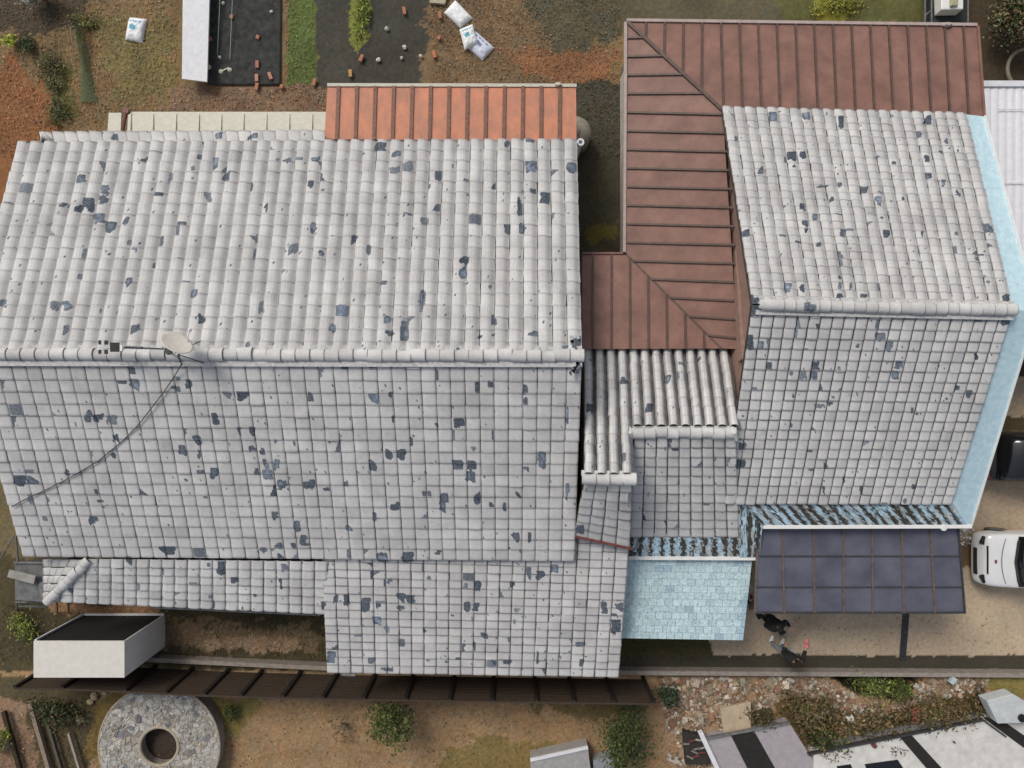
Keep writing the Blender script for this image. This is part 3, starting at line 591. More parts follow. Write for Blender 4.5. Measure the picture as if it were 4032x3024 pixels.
mb=MB(); mb.tube([P(497,440,2.45),P(486,490,2.6),P(480,540,2.8)],.045,8); mb.lathe([(.09,0),(.09,.08)],P(500,440,2.42),12); mb.build('downpipe',M_RED,ca)
mb=MB()
for x_ in(436,700,960,1270): p=P(x_,452,2.35); mb=MB(); mb.tube([np.array([p[0],p[1],-.05]),p],.04,8); mb.build('post',M_CREAM,ca)
# ================================================================ white corrugated shed roof at right
ws=thing('corrugated_shed',P(4100,850,0),'shed with white corrugated roof at the right edge, beside the blue verge strip','shed')
mb=MB(); n=0; x0,x1=3872,4760; nn=(x1-x0)//6
U=np.linspace(0,1,nn); zt=2.95; V=[]
hh=.030*np.abs(np.sin(U*math.pi*(x1-x0)/31.))**.7
top=[P(x0+(x1-x0)*u,326,2.5) for u in U]; bot=[P(x0+(x1-x0)*u,1345,2.85) for u in U]
for row in(top,[lerp(a,b,.5) for a,b in zip(top,bot)],bot): V+= [p+np.array([0,0,h_]) for p,h_ in zip(row,hh)]
mb.add(V,[(j*nn+i,j*nn+i+1,(j+1)*nn+i+1,(j+1)*nn+i) for j in range(2) for i in range(nn-1)])
o=mb.build('roof',mat('white_corrugated',(.76,.75,.76),.5,.04,7,.3,30),ws); md=o.modifiers.new('th','SOLIDIFY'); md.thickness=.02
mb=MB(); mb.bar(P(3870,330,2.56),P(4760,330,2.56),.16,.06); mb.build('edge_trim',M_OFFWHITE,ws)
mb=MB()
for k in range(4):
    y_=430+k*290; mb.bar(P(3930,y_,2.62+.09*k),P(4760,y_,2.62+.09*k),.02,.02)
mb.build('fixing_row',M_OFFWHITE,ws)
mb=MB(); mb.slab([P(3900,350,2.46),P(4740,350,2.46),P(4740,1310,2.7),P(3950,1310,2.7)],2.8); mb.build('wall',M_WALL,ws)
# ================================================================ carport
cp=thing('carport',P(3380,2240,0),'carport of dark violet translucent sheets on brown rafters over the driveway','carport')
zc0,zc1=2.62,2.45
def cq(px,t): # px top, t 0..1 down
    return P(px,2060+(2412-2060)*t,zc0+(zc1-zc0)*t)
M_SHEET,t_,b_=newmat('violet_sheet')
tc=t_.nodes.new('ShaderNodeTexCoord'); nz=t_.nodes.new('ShaderNodeTexNoise'); nz.inputs['Scale'].default_value=1.6; nz.inputs['Detail'].default_value=7; t_.links.new(tc.outputs['Object'],nz.inputs['Vector'])
rp=t_.nodes.new('ShaderNodeValToRGB'); rp.color_ramp.elements[0].color=(.105,.108,.140,1); rp.color_ramp.elements[1].color=(.165,.168,.210,1); rp.color_ramp.elements[0].position=.32; rp.color_ramp.elements[1].position=.68
t_.links.new(nz.outputs[0],rp.inputs[0]); t_.links.new(rp.outputs[0],b_.inputs['Base Color']); b_.inputs['Roughness'].default_value=.4
tr=t_.nodes.new('ShaderNodeBsdfTransparent'); tr.inputs[0].default_value=(.45,.45,.62,1); mxs=t_.nodes.new('ShaderNodeMixShader'); mxs.inputs[0].default_value=.22
t_.links.new(b_.outputs[0],mxs.inputs[1]); t_.links.new(tr.outputs[0],mxs.inputs[2]); t_.links.new(mxs.outputs[0],t_.nodes['Material Output'].inputs[0])
tops=[2984,3078,3202,3318,3432,3548,3660,3770]; bots=[2972,3087,3206,3320,3435,3558,3680,3798]
for k in range(7):
    mb=MB(); mb.slab([cq(tops[k]+2,0),cq(tops[k+1]-2,0),cq(bots[k+1]-2,1),cq(bots[k]+2,1)],.012)
    mb.build('sheet',M_SHEET,cp)
M_RAFT=mat('brown_rafter',(.15,.105,.085),.7,.2,8)
for k in range(8):
    mb=MB(); mb.bar(cq(tops[k],0)+(0,0,.012),cq(bots[k],1)+(0,0,.012),.05,.045); mb.build('rafter',M_RAFT if k<7 else M_DARKMETAL,cp)
mb=MB(); mb.bar(cq(2972,1)-(0,0,.01),cq(3800,1)-(0,0,.01),.06,.06); mb.bar(P(2990,2190,2.578),P(3780,2190,2.578),.028,.03); mb.bar(P(2980,2312,2.513),P(3792,2312,2.513),.028,.03)
mb.bar(P(3595,2070,2.45),P(3612,2400,2.28),.13,.10); mb.bar(P(3132,2200,2.4),P(3136,2400,2.28),.10,.10); mb.build('beam',M_DARKMETAL,cp)
for a,b in((2978,2400),(3785,2400),(3765,2150)):
    p=P(a,b,2.3); mb=MB(); mb.bar(np.array([p[0],p[1],-.05]),p,.07,.07); mb.build('post',M_DARKMETAL,cp)
# ================================================================ white booth (tall, open to the house side)
bt=thing('white_booth',P(455,2490,0),'tall white flat-topped booth with a black open side standing against the fence','booth')
zt=2.3
T=[P(132,2524,zt),P(490,2524,zt),P(492,2668,zt),P(137,2668,zt)]
dpt=T[1][1]-T[2][1]; wdt=T[1][0]-T[0][0]; x0,y0=T[0][0],T[2][1]
mb=MB(); mb.box((x0+wdt/2,y0+dpt/2,zt-.02),(wdt,dpt,.04)); mb.build('top',mat('booth_white',(.66,.63,.56),.6,.04,8,.2),bt)
mb=MB(); mb.box((x0+wdt-.02,y0+dpt/2,(zt-.04)/2-.02),(.04,dpt-.01,zt-.0)); mb.build('side_panel',mat('booth_side_pale',(.78,.72,.65),.7,.05,8,.2),bt)  # east side coloured paler than the top because it stands in shade
mb=MB(); mb.box((x0+.02,y0+dpt/2,(zt-.04)/2-.02),(.04,dpt-.01,zt)); mb.box((x0+wdt/2,y0+.02,(zt-.04)/2-.02),(wdt-.09,.04,zt)); mb.build('side_panel',M_WOOD,bt)
mb=MB(); mb.bar((x0+.03,y0+dpt+.01,0),(x0+.03,y0+dpt+.01,zt-.04),.05,.05); mb.bar((x0,y0+dpt+.01,.05),(x0+wdt,y0+dpt+.01,.05),.05,.08); mb.build('front_frame',M_OFFWHITE,bt)
mb=MB(); mb.box((x0+wdt/2,y0+dpt-.05,1.14),(wdt-.14,.03,2.2)); mb.build('opening_shade',mat('shade_black',(.006,.005,.005),.9,.3,20),bt)  # black panel stands in for the shaded inside of the open front
# ================================================================ kerb wall and fence
kw=MB(); pts=[P(500,2594,.32),P(1290,2632,.32),P(2560,2650,.32),P(4700,2664,.32)]
for a,b in zip(pts[:-1],pts[1:]): kw.bar(a-(0,0,.2),b-(0,0,.2),.13,.42)
tag(kw.build('kerb_wall',M_CONC),'low light brown wall running along the driveway and the dark fence','wall')
fence=thing('board_fence',P(1300,2660,0),'long dark brown board fence with black posts behind the houses','fence')
base=[(215,2600),(385,2602),(614,2612),(760,2620),(900,2626),(1033,2630),(1185,2634),(1330,2638),(1478,2641),(1630,2643),(1790,2646),(1944,2648),(2105,2650),(2240,2652),(2385,2654),(2530,2656)]
hf=1.75
prev=None; postsxy=[]
for a,b in base:
    p=P(a,b,0); p=p+(0,-.12,0); postsxy.append(p)
for k in range(len(postsxy)-1):
    a,b=postsxy[k],postsxy[k+1]; mb=MB(); nb=8
    for j in range(nb):
        z_=.10+(hf-.10)*(j+.5)/nb; mb.bar(a+(0,0,z_),b+(0,0,z_),.025,(hf-.1)/nb-.012)
    mb.bar(a+(0,0,hf+.015),b+(0,0,hf+.015),.05,.03); mb.build('panel',M_FENCE,fence)
for p in postsxy:
    mb=MB(); mb.box(p+(0,.04,hf/2+.01),(.11,.08,hf+.03)); mb.build('post',M_FPOST,fence)
# ================================================================ stone ring
rg_=thing('stone_ring',P(627,2938,0),'round stone-paved ring with a brown hole in the middle beside the fence','fire pit')
zr=.45; cc=P(627,2938,zr); R1=238*(H-zr)/F; R0=76*(H-zr)/F
mb=MB(); mb.lathe([(R1-.02,-zr-.05),(R1-.02,-.03),(R0+.02,-.03),(R0+.02,-.40)],cc,64); mb.build('base',M_CONC,rg_)
mb=MB(); seeds=[(math.sqrt(random.uniform((R0+.04)**2,(R1-.04)**2)),random.uniform(0,2*math.pi)) for _ in range(560)]
nr_,na=70,360
rr=np.linspace(R0+.03,R1-.03,nr_); aa=np.linspace(0,2*math.pi,na,endpoint=False)
Rr,Aa=np.meshgrid(rr,aa,indexing='ij'); gx=(Rr*np.cos(Aa)).ravel(); gy=(Rr*np.sin(Aa)).ravel()
sx=np.array([r*math.cos(a) for r,a in seeds]); sy=np.array([r*math.sin(a) for r,a in seeds])
wx=gx+(vn(gx*9,gy*9)-.5)*.16; wy=gy+(vn(gx*9+30,gy*9)-.5)*.12
D=np.sqrt((wx[:,None]-sx)**2+(wy[:,None]-sy)**2); idx=D.argmin(1); Ds=np.sort(D,1); edge=np.clip((Ds[:,1]-Ds[:,0])/.035,0,1)
pal=np.array([(.47,.44,.38),(.49,.47,.41),(.44,.42,.38),(.45,.40,.32),(.22,.22,.24),(.50,.48,.43),(.34,.30,.25),(.46,.44,.40),(.48,.45,.40),(.49,.47,.42),(.46,.44,.39)])*.93; sc_=pal[RNG.integers(0,len(pal),560)]*RNG.uniform(.8,1.15,(560,1))
cl=sc_[idx]*(edge[:,None]*.35+.65)
zz=cc[2]+.006+(.010+.03*_G[7,idx%256])*edge; V=np.stack([cc[0]+gx,cc[1]+gy,zz],1)
Fq=[(i*na+j,(i+1)*na+j,(i+1)*na+(j+1)%na,i*na+(j+1)%na) for i in range(nr_-1) for j in range(na)]
mb.add(V,Fq,cl); mb.build('flagstone_top',M_STONE,rg_)
mb=MB()
for Rq,wd in((R1,.035),(R0,.055)):
    mb.tube([cc+(Rq*math.cos(t),Rq*math.sin(t),.0) for t in np.linspace(0,2*math.pi,73)],wd,8,caps=False)
mb.build('rim',mat('ring_rim',(.42,.36,.27),.8,.15,14,.3),rg_)
mb=MB(); mb.lathe([(R0,-.36),(R0*.5,-.34),(.01,-.33)],cc,40); mb.build('ash_bed',mat('dark_soil',(.055,.035,.025),.95,.3,16,.6),rg_)
# ================================================================ dish, antenna, cable
dish=thing('satellite_dish',P(690,1385,5.4),'cream oval satellite dish standing on the ridge of the largest roof','satellite dish')
c=P(695,1353,6.0); nrm=Vector((.45,.64,.62)).normalized()
zx=Vector((0.83,-.52,0)); ax=(zx-nrm*zx.dot(nrm)).normalized(); ay=nrm.cross(ax)
mb=MB(); K=28; V=[];Rr_=(0.02,.12,.22,.31,.37)
for r in Rr_:
    for k in range(K):
        t=2*math.pi*k/K; v_=ax*math.cos(t)*r*1.05+ay*math.sin(t)*r*.80+nrm*(.35*r*r); V.append(np.array(v_)+c)
mb.add(V,[(i*K+k,i*K+(k+1)%K,(i+1)*K+(k+1)%K,(i+1)*K+k) for i in range(4) for k in range(K)]+[tuple(range(K))])
o=mb.build('reflector',mat('dish_cream',(.62,.58,.52),.5,.05,9),dish,smooth=True); md=o.modifiers.new('th','SOLIDIFY'); md.thickness=.012
ex=P(750,1300,6.1)
mb=MB(); mb.tube([P(738,1345,5.85),P(742,1320,6.0),ex],.012,8); mb.lathe([(.02,-.03),(.035,0),(.035,.06),(.02,.08)],ex,12); mb.build('feed_arm',M_OFFWHITE,dish)
mb=MB(); mb.tube([P(672,1388,5.3),P(668,1384,5.7),P(690,1360,5.9)],.03,8); mb.box(P(663,1382,5.75),(.10,.16,.12),.5); mb.tube([P(700,1400,5.8),P(716,1436,5.35)],.018,6); mb.tube([P(690,1390,5.8),P(800,1338,5.2)],.012,6); mb.tube([P(700,1395,5.8),P(810,1432,5.2)],.012,6); mb.build('bracket',M_DARKMETAL,dish)
an=thing('tv_antenna',P(500,1370,5.3),'horizontal aerial with black elements lying along the ridge left of the dish','antenna')
ma=MB(); ma.tube([P(385,1367,5.75),P(655,1376,5.72)],.014,6); ma.tube([P(655,1376,5.72),P(660,1380,5.3)],.018,6); ma.build('boom',M_OFFWHITE,an)
ma=MB()
for x_,s_,w_ in((393,.20,.035),(418,.20,.045),(452,.21,.13)):
    ma.box(P(x_,1367,5.80)+(0,.11 if x_<440 else 0,0),(w_*1.6,.10 if x_<440 else .22,.03)); 
    if x_<440: ma.box(P(x_,1367,5.80)-(0,.11,0),(w_*1.6,.10,.03))
    ma.build('element',M_BLACK,an); ma=MB()
ma.tube([P(490,1366,5.78),P(560,1369,5.76)],.028,8); ma.bar(P(545,1369,5.74),P(645,1374,5.72),.03,.03); ma.build('element',M_BLACK,an)
ma=MB(); ma.box(P(478,1370,5.78),(.06,.14,.04)); ma.build('reflector',M_WHITE,an)
cab=MB(); cpts=[(716,1436,5.30),(690,1480,5.15),(650,1540,4.98),(600,1605,4.84),(550,1670,4.66),(500,1722,4.52),(450,1765,4.42),(390,1815,4.3),(330,1850,4.21),(260,1890,4.11),(180,1930,4.0),(90,1972,3.9),(50,1995,3.84)]
cab.tube([P(*q)+(0,0,.03) for q in cpts],.013,6); tag(cab.build('aerial_cable',M_DARKMETAL),'thin dark cable sagging from the dish down across the grey roof slope','cable')
# ================================================================ bags of compost
def bag(corners,prt,label,z0,z1,group=None,tint=(.80,.81,.80),nm='plastic_bag'):
    q=[np.array(P(a,b,z0)) for a,b in corners]; n=44
    U,V=np.meshgrid(np.linspace(0,1,n),np.linspace(0,1,n)); u=U.ravel(); v=V.ravel()
    B=(q[0]*(1-u[:,None])+q[1]*u[:,None])*(1-v[:,None])+(q[3]*(1-u[:,None])+q[2]*u[:,None])*v[:,None]
    bul=(np.clip(1-(2*u-1)**4,0,1)*np.clip(1-(2*v-1)**4,0,1))**.6
    wr=(vn(u*7+corners[0][0],v*9)-.5)*.03
    ins=.03*np.sin(v*math.pi)
    Tp=B.copy(); Tp[:,2]=z0+.02+bul*(z1-z0)+wr*bul
    Bt=B.copy(); Bt[:,2]=z0
    col=np.tile(np.array(tint),(n*n,1))
    if prt:
        blot=prt
        k1=((u-.42)**2/.030+(v-.47)**2/.014+(vn(u*14,v*14)-.5)*1.1)<1
        col[k1]=blot
        for j,c_ in enumerate((.2,.37,.54,.72)):
            k2=((u-c_)**2/.0046+(v-.19-.01*j)**2/.0022+(vn(u*20,v*20)-.5)*.9)<1; col[k2]=np.array(blot)*.7+np.array((.25,.25,.35))*.3
    m=MB(); i=(np.arange(n-1)[None,:]+np.arange(n-1)[:,None]*n).ravel(); Fq=np.stack([i,i+1,i+n+1,i+n],1)
    m.add(Tp,Fq.tolist(),col)
    per=[k for k in range(n)]+[n*k+n-1 for k in range(1,n)]+[n*(n-1)+k for k in range(n-2,-1,-1)]+[n*k for k in range(n-2,0,-1)]
    m.add(np.vstack([Tp[per],Bt[per]]),[(a,(a+1)%len(per),len(per)+(a+1)%len(per),len(per)+a) for a in range(len(per))]+[tuple(range(len(per),2*len(per)))],tint)
    return tag(m.build(nm,M_PAINT,smooth=True),label,'bag',group)
bag([(512,70),(581,77),(562,172),(495,158)],(.10,.36,.52),'white sack with teal print lying alone on the brown garden soil',0,.14,'white sacks in the garden')
bag([(1793,2),(1862,74),(1814,114),(1748,52)],None,'plain white sack, topmost of the cluster of three in the garden',0,.14,'white sacks in the garden')
bag([(1809,118),(1862,96),(1882,172),(1830,198)],(.10,.36,.42),'small white sack with teal print, middle of the cluster of three',.13,.26,'white sacks in the garden')
bag([(1868,120),(1948,190),(1900,240),(1836,186)],(.13,.17,.28),'bluish white sack with dark blue print, lowest of the cluster of three',0,.13,'white sacks in the garden',tint=(.62,.66,.76))
# ================================================================ garden beds, board, strings, bits
def sheet(name,poly,z,m,label,cat,dens=None):
    x0_=min(p[0] for p in poly);x1_=max(p[0] for p in poly);y0_=min(p[1] for p in poly);y1_=max(p[1] for p in poly)
    n1=max(3,int((x1_-x0_)/9)); n2=max(3,int((y1_-y0_)/9)); mm=MB(); q=[P(*p,z) for p in poly]
    U,V=np.meshgrid(np.linspace(0,1,n1),np.linspace(0,1,n2)); u=U.ravel();v=V.ravel()
    B=(q[0]*(1-u[:,None])+q[1]*u[:,None])*(1-v[:,None])+(q[3]*(1-u[:,None])+q[2]*u[:,None])*v[:,None]
    B[:,2]+=(fbm(B[:,0]*3,B[:,1]*3)-.3)*.05
    i=(np.arange(n1-1)[None,:]+np.arange(n2-1)[:,None]*n1).ravel()
    mm.add(B,np.stack([i,i+1,i+n1+1,i+n1],1).tolist())
    o=mm.build(name,m,smooth=True); md=o.modifiers.new('th','SOLIDIFY'); md.thickness=.01; return tag(o,label,cat)
M_MEMB=mat('black_ground_cover',(.040,.041,.038),.85,.35,5,.9,45)
sheet('ground_cover_sheet',[(822,-420),(1110,-420),(1105,335),(818,335)],.03,M_MEMB,'black ground-cover sheet beside the long white board','ground sheet')
mb=MB(); mb.slab([P(724,-420,.45),P(836,-420,.45),P(815,322,.45),P(716,310,.45)],.06); o=mb.build('white_board',M_OFFWHITE)
tag(o,'long bluish-white board raised along the left edge of the black sheet','board')
sm=MB()
for p in((760,-300),(760,0),(760,250)): sm.box(P(*p,.15)+(0,0,.0),(.5,.1,.4))
sm.build('trestle',M_WOOD,o)
for k,(x_,y0_,y1_) in enumerate(((866,0,215),(915,0,235))):
    m_=MB(); m_.tube([P(x_+5,-400,.25),P(x_,y0_,.22),P(x_-10,y1_,.1)],.010,6); tag(m_.build('garden_string',mat('pale_string',(.30,.42,.38),.8)),('left' if k==0 else 'right')+' of two taut pale strings over the black sheet','string','garden strings')
def rock(m,c,r,col,fl=.6):
    n=7; V=[]
    for lat in(-.9,-.3,.35,.9):
        for k in range(n):
            t=2*math.pi*k/n+random.random()*.5; q=math.sqrt(1-lat*lat)*r*random.uniform(.75,1.2); V.append((c[0]+q*math.cos(t),c[1]+q*math.sin(t),c[2]+lat*r*fl))
    m.add(V,[(i*n+k,i*n+(k+1)%n,(i+1)*n+(k+1)%n,(i+1)*n+k) for i in range(3) for k in range(n)]+[tuple(range(n))[::-1],tuple(range(3*n,4*n))],np.array(col)*random.uniform(.8,1.2))
BR=(.42,.19,.12); PALE=(.58,.56,.46)
bits=[(913,68,BR,'br'),(1016,148,BR,'br'),(829,155,BR,'br'),(1014,255,BR,'br'),(1012,308,(.52,.27,.19),'br'),(1065,300,(.5,.26,.18),'br'),(1238,325,BR,'br'),(1012,342,BR,'br'),(1110,342,BR,'br'),(1592,44,BR,'br'),(1423,230,BR,'br'),(1380,290,(.5,.3,.12),'br'),(1732,60,BR,'br'),(1710,215,(.5,.2,.1),'br'),(1728,150,BR,'br'),
 (864,225,PALE,'st'),(870,282,PALE,'st'),(904,275,PALE,'st'),(822,265,PALE,'st'),(1593,185,(.6,.6,.5),'st'),(1490,235,PALE,'st'),(1581,228,PALE,'st'),(1657,220,PALE,'st'),(1068,46,PALE,'st'),(878,12,PALE,'st'),(1523,113,(.4,.42,.36),'st')]
for x_,y_,c_,k_ in bits:
    m_=MB(); c=P(x_,y_,.06)
    if k_=='br': m_.box(c+(0,0,.02),(.10,.22 if random.random()<.6 else .12,.07),random.uniform(-.4,.4),col=c_); nm='brick'
    else:
        rock(m_,c,.05+.035*random.random(),c_); nm='stone'
        if (x_,y_)==(870,282): m_.bar(c,c+(.25,.12,.0),.04,.04,col=c_)
    tag(m_.build(nm,M_STONE),'loose orange brick fragment lying on the garden sheets' if nm=='brick' else 'small pale stone weighing down the black garden sheets','brick' if nm=='brick' else 'stone','brick fragments in the garden' if nm=='brick' else 'pale stones on the black sheets')
m_=MB(); m_.slab([P(1690,-60,.12),P(1770,-60,.12),P(1752,14,.12),P(1692,10,.12)],.1); tag(m_.build('paving_slab',mat('beige_slab',(.45,.40,.27),.85,.1,9,.4)),'beige slab cut by the top edge above the white sacks','slab')
# green netting
ng=MB(); V=[];Fq=[];n=26
for k in range(n):
    t=k/(n-1); yb=112+ (405-112)*t; xc=328+26*t; hw=(4+28*t**.8); zc=.5*(1-t)+.12
    for j,(s,zf) in enumerate(((-1,0),(-.55,.6),(0,1),(.55,.6),(1,0))):
        p=P(xc+hw*s+random.uniform(-2,2),yb,0); V.append((p[0],p[1],.02+zc*zf*.8+random.uniform(0,.02)))
for k in range(n-1):
    for j in range(4): Fq.append((k*5+j,k*5+j+1,(k+1)*5+j+1,(k+1)*5+j))
M_NET=attrmat('net',rough=.7,var=.3,scale=30,bump=.4)
_t=M_NET.node_tree; _a=_t.nodes.new('ShaderNodeBsdfTransparent'); _m=_t.nodes.new('ShaderNodeMixShader'); _m.inputs[0].default_value=.45
_t.links.new(_t.nodes['Principled BSDF'].outputs[0],_m.inputs[1]); _t.links.new(_a.outputs[0],_m.inputs[2]); _t.links.new(_m.outputs[0],_t.nodes['Material Output'].inputs[0])
ng.add(V,Fq,(.085,.150,.075)); tag(ng.build('green_netting',M_NET,smooth=True),'long narrow strip of dark green garden netting in the brown grass','netting')
for (a,b) in (((278,105),(292,240)),):
    m_=MB(); m_.tube([P(*a,.5),P(*b,.05)],.015,6); tag(m_.build('garden_cane',mat('cane',(.36,.33,.22),.8)),'thin pale cane leaning in the grass left of the green netting','cane')
for x_,y_ in((800,398),(958,390)):
    m_=MB(); m_.tube([P(x_,y_+38,.05),P(x_,y_,.7)],.014,6); tag(m_.build('garden_cane',bpy.data.materials['cane']),'short pale cane standing just behind the %s part of the cream awning'%('left' if x_<900 else 'middle'),'cane')
# ================================================================ vegetation
def leaves(m,c,rad,n,size,cols,flat=.8,clumps=12,droop=0):
    c=np.array(c,float); rad=np.array(rad,float)
    cl=[]
    for _ in range(clumps):
        d=RNG.normal(size=3); d/=np.linalg.norm(d); d[2]=abs(d[2])*.9; cl.append(c+d*rad*RNG.uniform(.30,1.10))
    cl=np.array(cl); kk=RNG.integers(0,clumps,n); cr=RNG.uniform(.14,.58,clumps)
    p=cl[kk]+RNG.normal(size=(n,3))*rad*cr[kk][:,None]*.75
    p[:,2]=np.maximum(p[:,2],.03)
    tone=RNG.uniform(.6,1.35,clumps)[kk]*RNG.uniform(.7,1.3,n)
    cols=np.array(cols); base=cols[RNG.integers(0,len(cols),n)]*tone[:,None]
    d1=RNG.normal(size=(n,3)); d1[:,2]*=.5; d1/=np.linalg.norm(d1,axis=1)[:,None]
    d2=np.cross(d1,RNG.normal(size=(n,3))*[.5,.5,.3]+[0,0,flat]); d2/=np.linalg.norm(d2,axis=1)[:,None]+1e-9
    s=size*RNG.uniform(.6,1.4,n)[:,None]
    V=np.stack([p-d1*s,p+d2*s*.45,p+d1*s,p-d2*s*.45],1).reshape(-1,3)
    m.add(V,np.arange(4*n).reshape(n,4).tolist(),np.repeat(base,4,axis=0))
def shrub(name,px,py,rx,ry,hz,n,size,cols,label,cat='shrub',stem=True,clumps=12,z0=0,group=None):
    s=H/F; c=P(px,py,0); th=thing(name,(c[0],c[1],z0),label,cat,group)
    m=MB(); leaves(m,(c[0],c[1],z0+hz*.5),(rx*s,ry*s,hz*.5),n,size,cols,clumps=clumps); m.build('crown' if hz>1 else 'foliage',M_LEAF,th)
    m=MB()
    for k in range(7):
        a=random.uniform(0,6.28); r=random.uniform(.3,.8)
        q=np.array([c[0]+math.cos(a)*rx*s*r,c[1]+math.sin(a)*ry*s*r,z0+hz*random.uniform(.5,.9)])
        m.tube([(c[0],c[1],z0-.05),(c[0]+(q[0]-c[0])*.4,c[1]+(q[1]-c[1])*.4,z0+hz*.4),q],[.03,.02,.008],5)
    m.build('trunk' if hz>1 else 'stem',M_WOOD,th); return th
GR=[(.075,.095,.025),(.10,.115,.032),(.045,.065,.018),(.13,.135,.04)]
DK=[(.035,.055,.018),(.055,.075,.022),(.02,.035,.012)]
YG=[(.24,.26,.05),(.17,.20,.045),(.10,.13,.03)]
BRN=[(.13,.085,.035),(.18,.12,.06),(.075,.06,.025),(.24,.17,.09)]
shrub('small_tree',1555,2790,70,75,1.5,1700,.055,GR,'bushy green young tree on the tan yard just below the long fence','tree',clumps=20)
shrub('leafy_bush',2455,2855,85,120,1.2,2700,.05,GR[:3]+DK[:1],'large dark green bush at the right end of the tan yard','bush',clumps=26)
shrub('bare_shrub',1360,2850,60,60,.6,260,.03,BRN,'sparse brown leafless shrub on the tan yard left of the young tree','shrub')
shrub('low_plant',920,2800,22,40,.4,420,.035,GR,'small green weed on the tan yard just right of the stone ring','plant')
shrub('climbing_plant',3440,2690,70,45,.9,1600,.05,YG+GR,'yellow-green plant growing out of the dark hole below the low wall','plant',z0=-.5)
shrub('climbing_plant',3530,2720,35,45,.8,900,.05,GR,'bright green plant at the right side of the dark hole below the low wall','plant',z0=-.4)
shrub('garden_hedge',3930,110,90,120,1.6,5200,.05,BRN[:2]+DK+[(.30,.27,.15)],'dark brownish hedge in the top right corner','hedge',clumps=30)
shrub('dry_bush',3190,2770,80,60,.6,1900,.05,BRN+GR[:1],'olive-brown scrub on the rubble above the lavender flat roof','bush',clumps=18)
shrub('dry_bush',2978,2805,45,42,.5,1100,.045,[(.09,.07,.03),(.12,.09,.04),(.06,.055,.025)],'round dark bush right of the cream slab on the rubble','bush')
shrub('dry_bush',3380,2850,110,55,.5,2200,.05,BRN+DK[:1],'wide reddish-brown scrub above the white flat roof','bush',clumps=22)
shrub('dry_bush',3650,2790,130,55,.6,2600,.05,BRN+GR[:1],'broad brown thicket below the low wall, left of the white box','bush',clumps=24)
shrub('dry_bush',3230,2900,60,50,.5,1300,.05,DK+GR[:1]+BRN[:1],'dark green scrub squeezed between the lavender and white flat roofs','bush')
shrub('ivy_patch',2630,2720,45,40,.5,900,.045,DK+[(.10,.13,.10)],'greyish green ivy at the right end of the dark fence','plant')
shrub('weed_clump',110,2460,50,50,.4,700,.045,YG,'yellow-green weed clump left of the white booth','plant')
shrub('weed_clump',25,2905,45,40,.5,700,.045,YG,'bright green weed cut by the left edge near the bottom','plant')
shrub('dark_bush',250,2790,70,60,.5,1300,.05,DK+BRN[:1],'dark low bush left of the stone ring','bush')
shrub('garden_weed',220,270,50,90,.25,900,.04,GR[:1]+[(.13,.12,.05)],'patchy green weed left of the netting, above the roof corner','plant')
shrub('garden_weed',240,430,35,60,.22,500,.04,GR[:1]+[(.11,.11,.04)],'low green weed strip just above the roof\'s left corner','plant')
shrub('garden_weed',55,172,22,20,.3,300,.045,[(.42,.46,.06),(.30,.34,.05)],'bright yellow weed near the left edge of the garden','plant')
shrub('garden_weed',120,180,28,30,.3,380,.045,GR[:1]+DK[:1],'dark green weed right of the bright yellow weed','plant')
shrub('silver_bush',185,8,60,38,.7,900,.05,[(.16,.19,.16),(.10,.13,.10),(.25,.28,.24)],'silvery green bush cut by the top edge at left','bush')
shrub('garden_weed',350,85,60,30,.2,420,.04,[(.20,.19,.05),(.15,.15,.05)],'yellowish weeds above the tip of the green netting','plant')
shrub('flower_row',1425,60,26,110,.22,700,.045,[(.26,.30,.05),(.14,.18,.04)],'yellow-green row of plants between the two dark beds','plant')
shrub('yellow_weed',3290,30,80,45,.25,900,.045,[(.28,.27,.04),(.16,.18,.04)],'yellow flowering weeds just above the brown metal roof','plant')
# leaf litter and grass: nobody could count it
lit=MB(); n=26000
pxs=RNG.uniform(-60,2440,n); pys=RNG.uniform(-60,620,n)
ok=~((pxs>700)&(pxs<1120)&(pys<345))&~((pxs>1236)&(pxs<1700)&(pys<345)); pxs,pys=pxs[ok],pys[ok]; n=len(pxs)
s=H/F; cx=(pxs-CX)*s; cy=-(pys-CY)*s; gc=ground_colour(cx,cy)*RNG.uniform(.55,1.75,(n,1))
d=RNG.normal(size=(n,3)); d[:,2]=abs(d[:,2])*.5; d/=np.linalg.norm(d,axis=1)[:,None]; e_=np.cross(d,[0,0,1.])+RNG.normal(size=(n,3))*.1
p=np.stack([cx,cy,RNG.uniform(.01,.05,n)],1); ss=RNG.uniform(.02,.055,(n,1))
lit.add(np.stack([p-d*ss,p+e_*ss*.35,p+d*ss,p-e_*ss*.35],1).reshape(-1,3),np.arange(4*n).reshape(n,4).tolist(),np.repeat(gc,4,axis=0))
tag(lit.build('grass_litter',M_LEAF),'dry grass and leaf litter over the garden soil','grass',kind='stuff')
lit=MB(); n=26000
pxs=RNG.uniform(-60,4100,n); pys=RNG.uniform(2370,3060,n)
zone=((pxs>2600)&(pys>2670))|((pxs<1290)&(pys<2600))|((pys>2745)&(pxs<380))|((pys>2745)&(pxs<2600)&(RNG.random(n)<.12))|((pxs>2440)&(pxs<2800)&(pys>2520)&(pys<2600))
pxs,pys=pxs[zone],pys[zone]; n=len(pxs); cx=(pxs-CX)*s; cy=-(pys-CY)*s; gc=ground_colour(cx,cy)*RNG.uniform(.5,1.8,(n,1))
d=RNG.normal(size=(n,3)); d[:,2]=abs(d[:,2])*.5; d/=np.linalg.norm(d,axis=1)[:,None]; e_=np.cross(d,[0,0,1.])+RNG.normal(size=(n,3))*.1
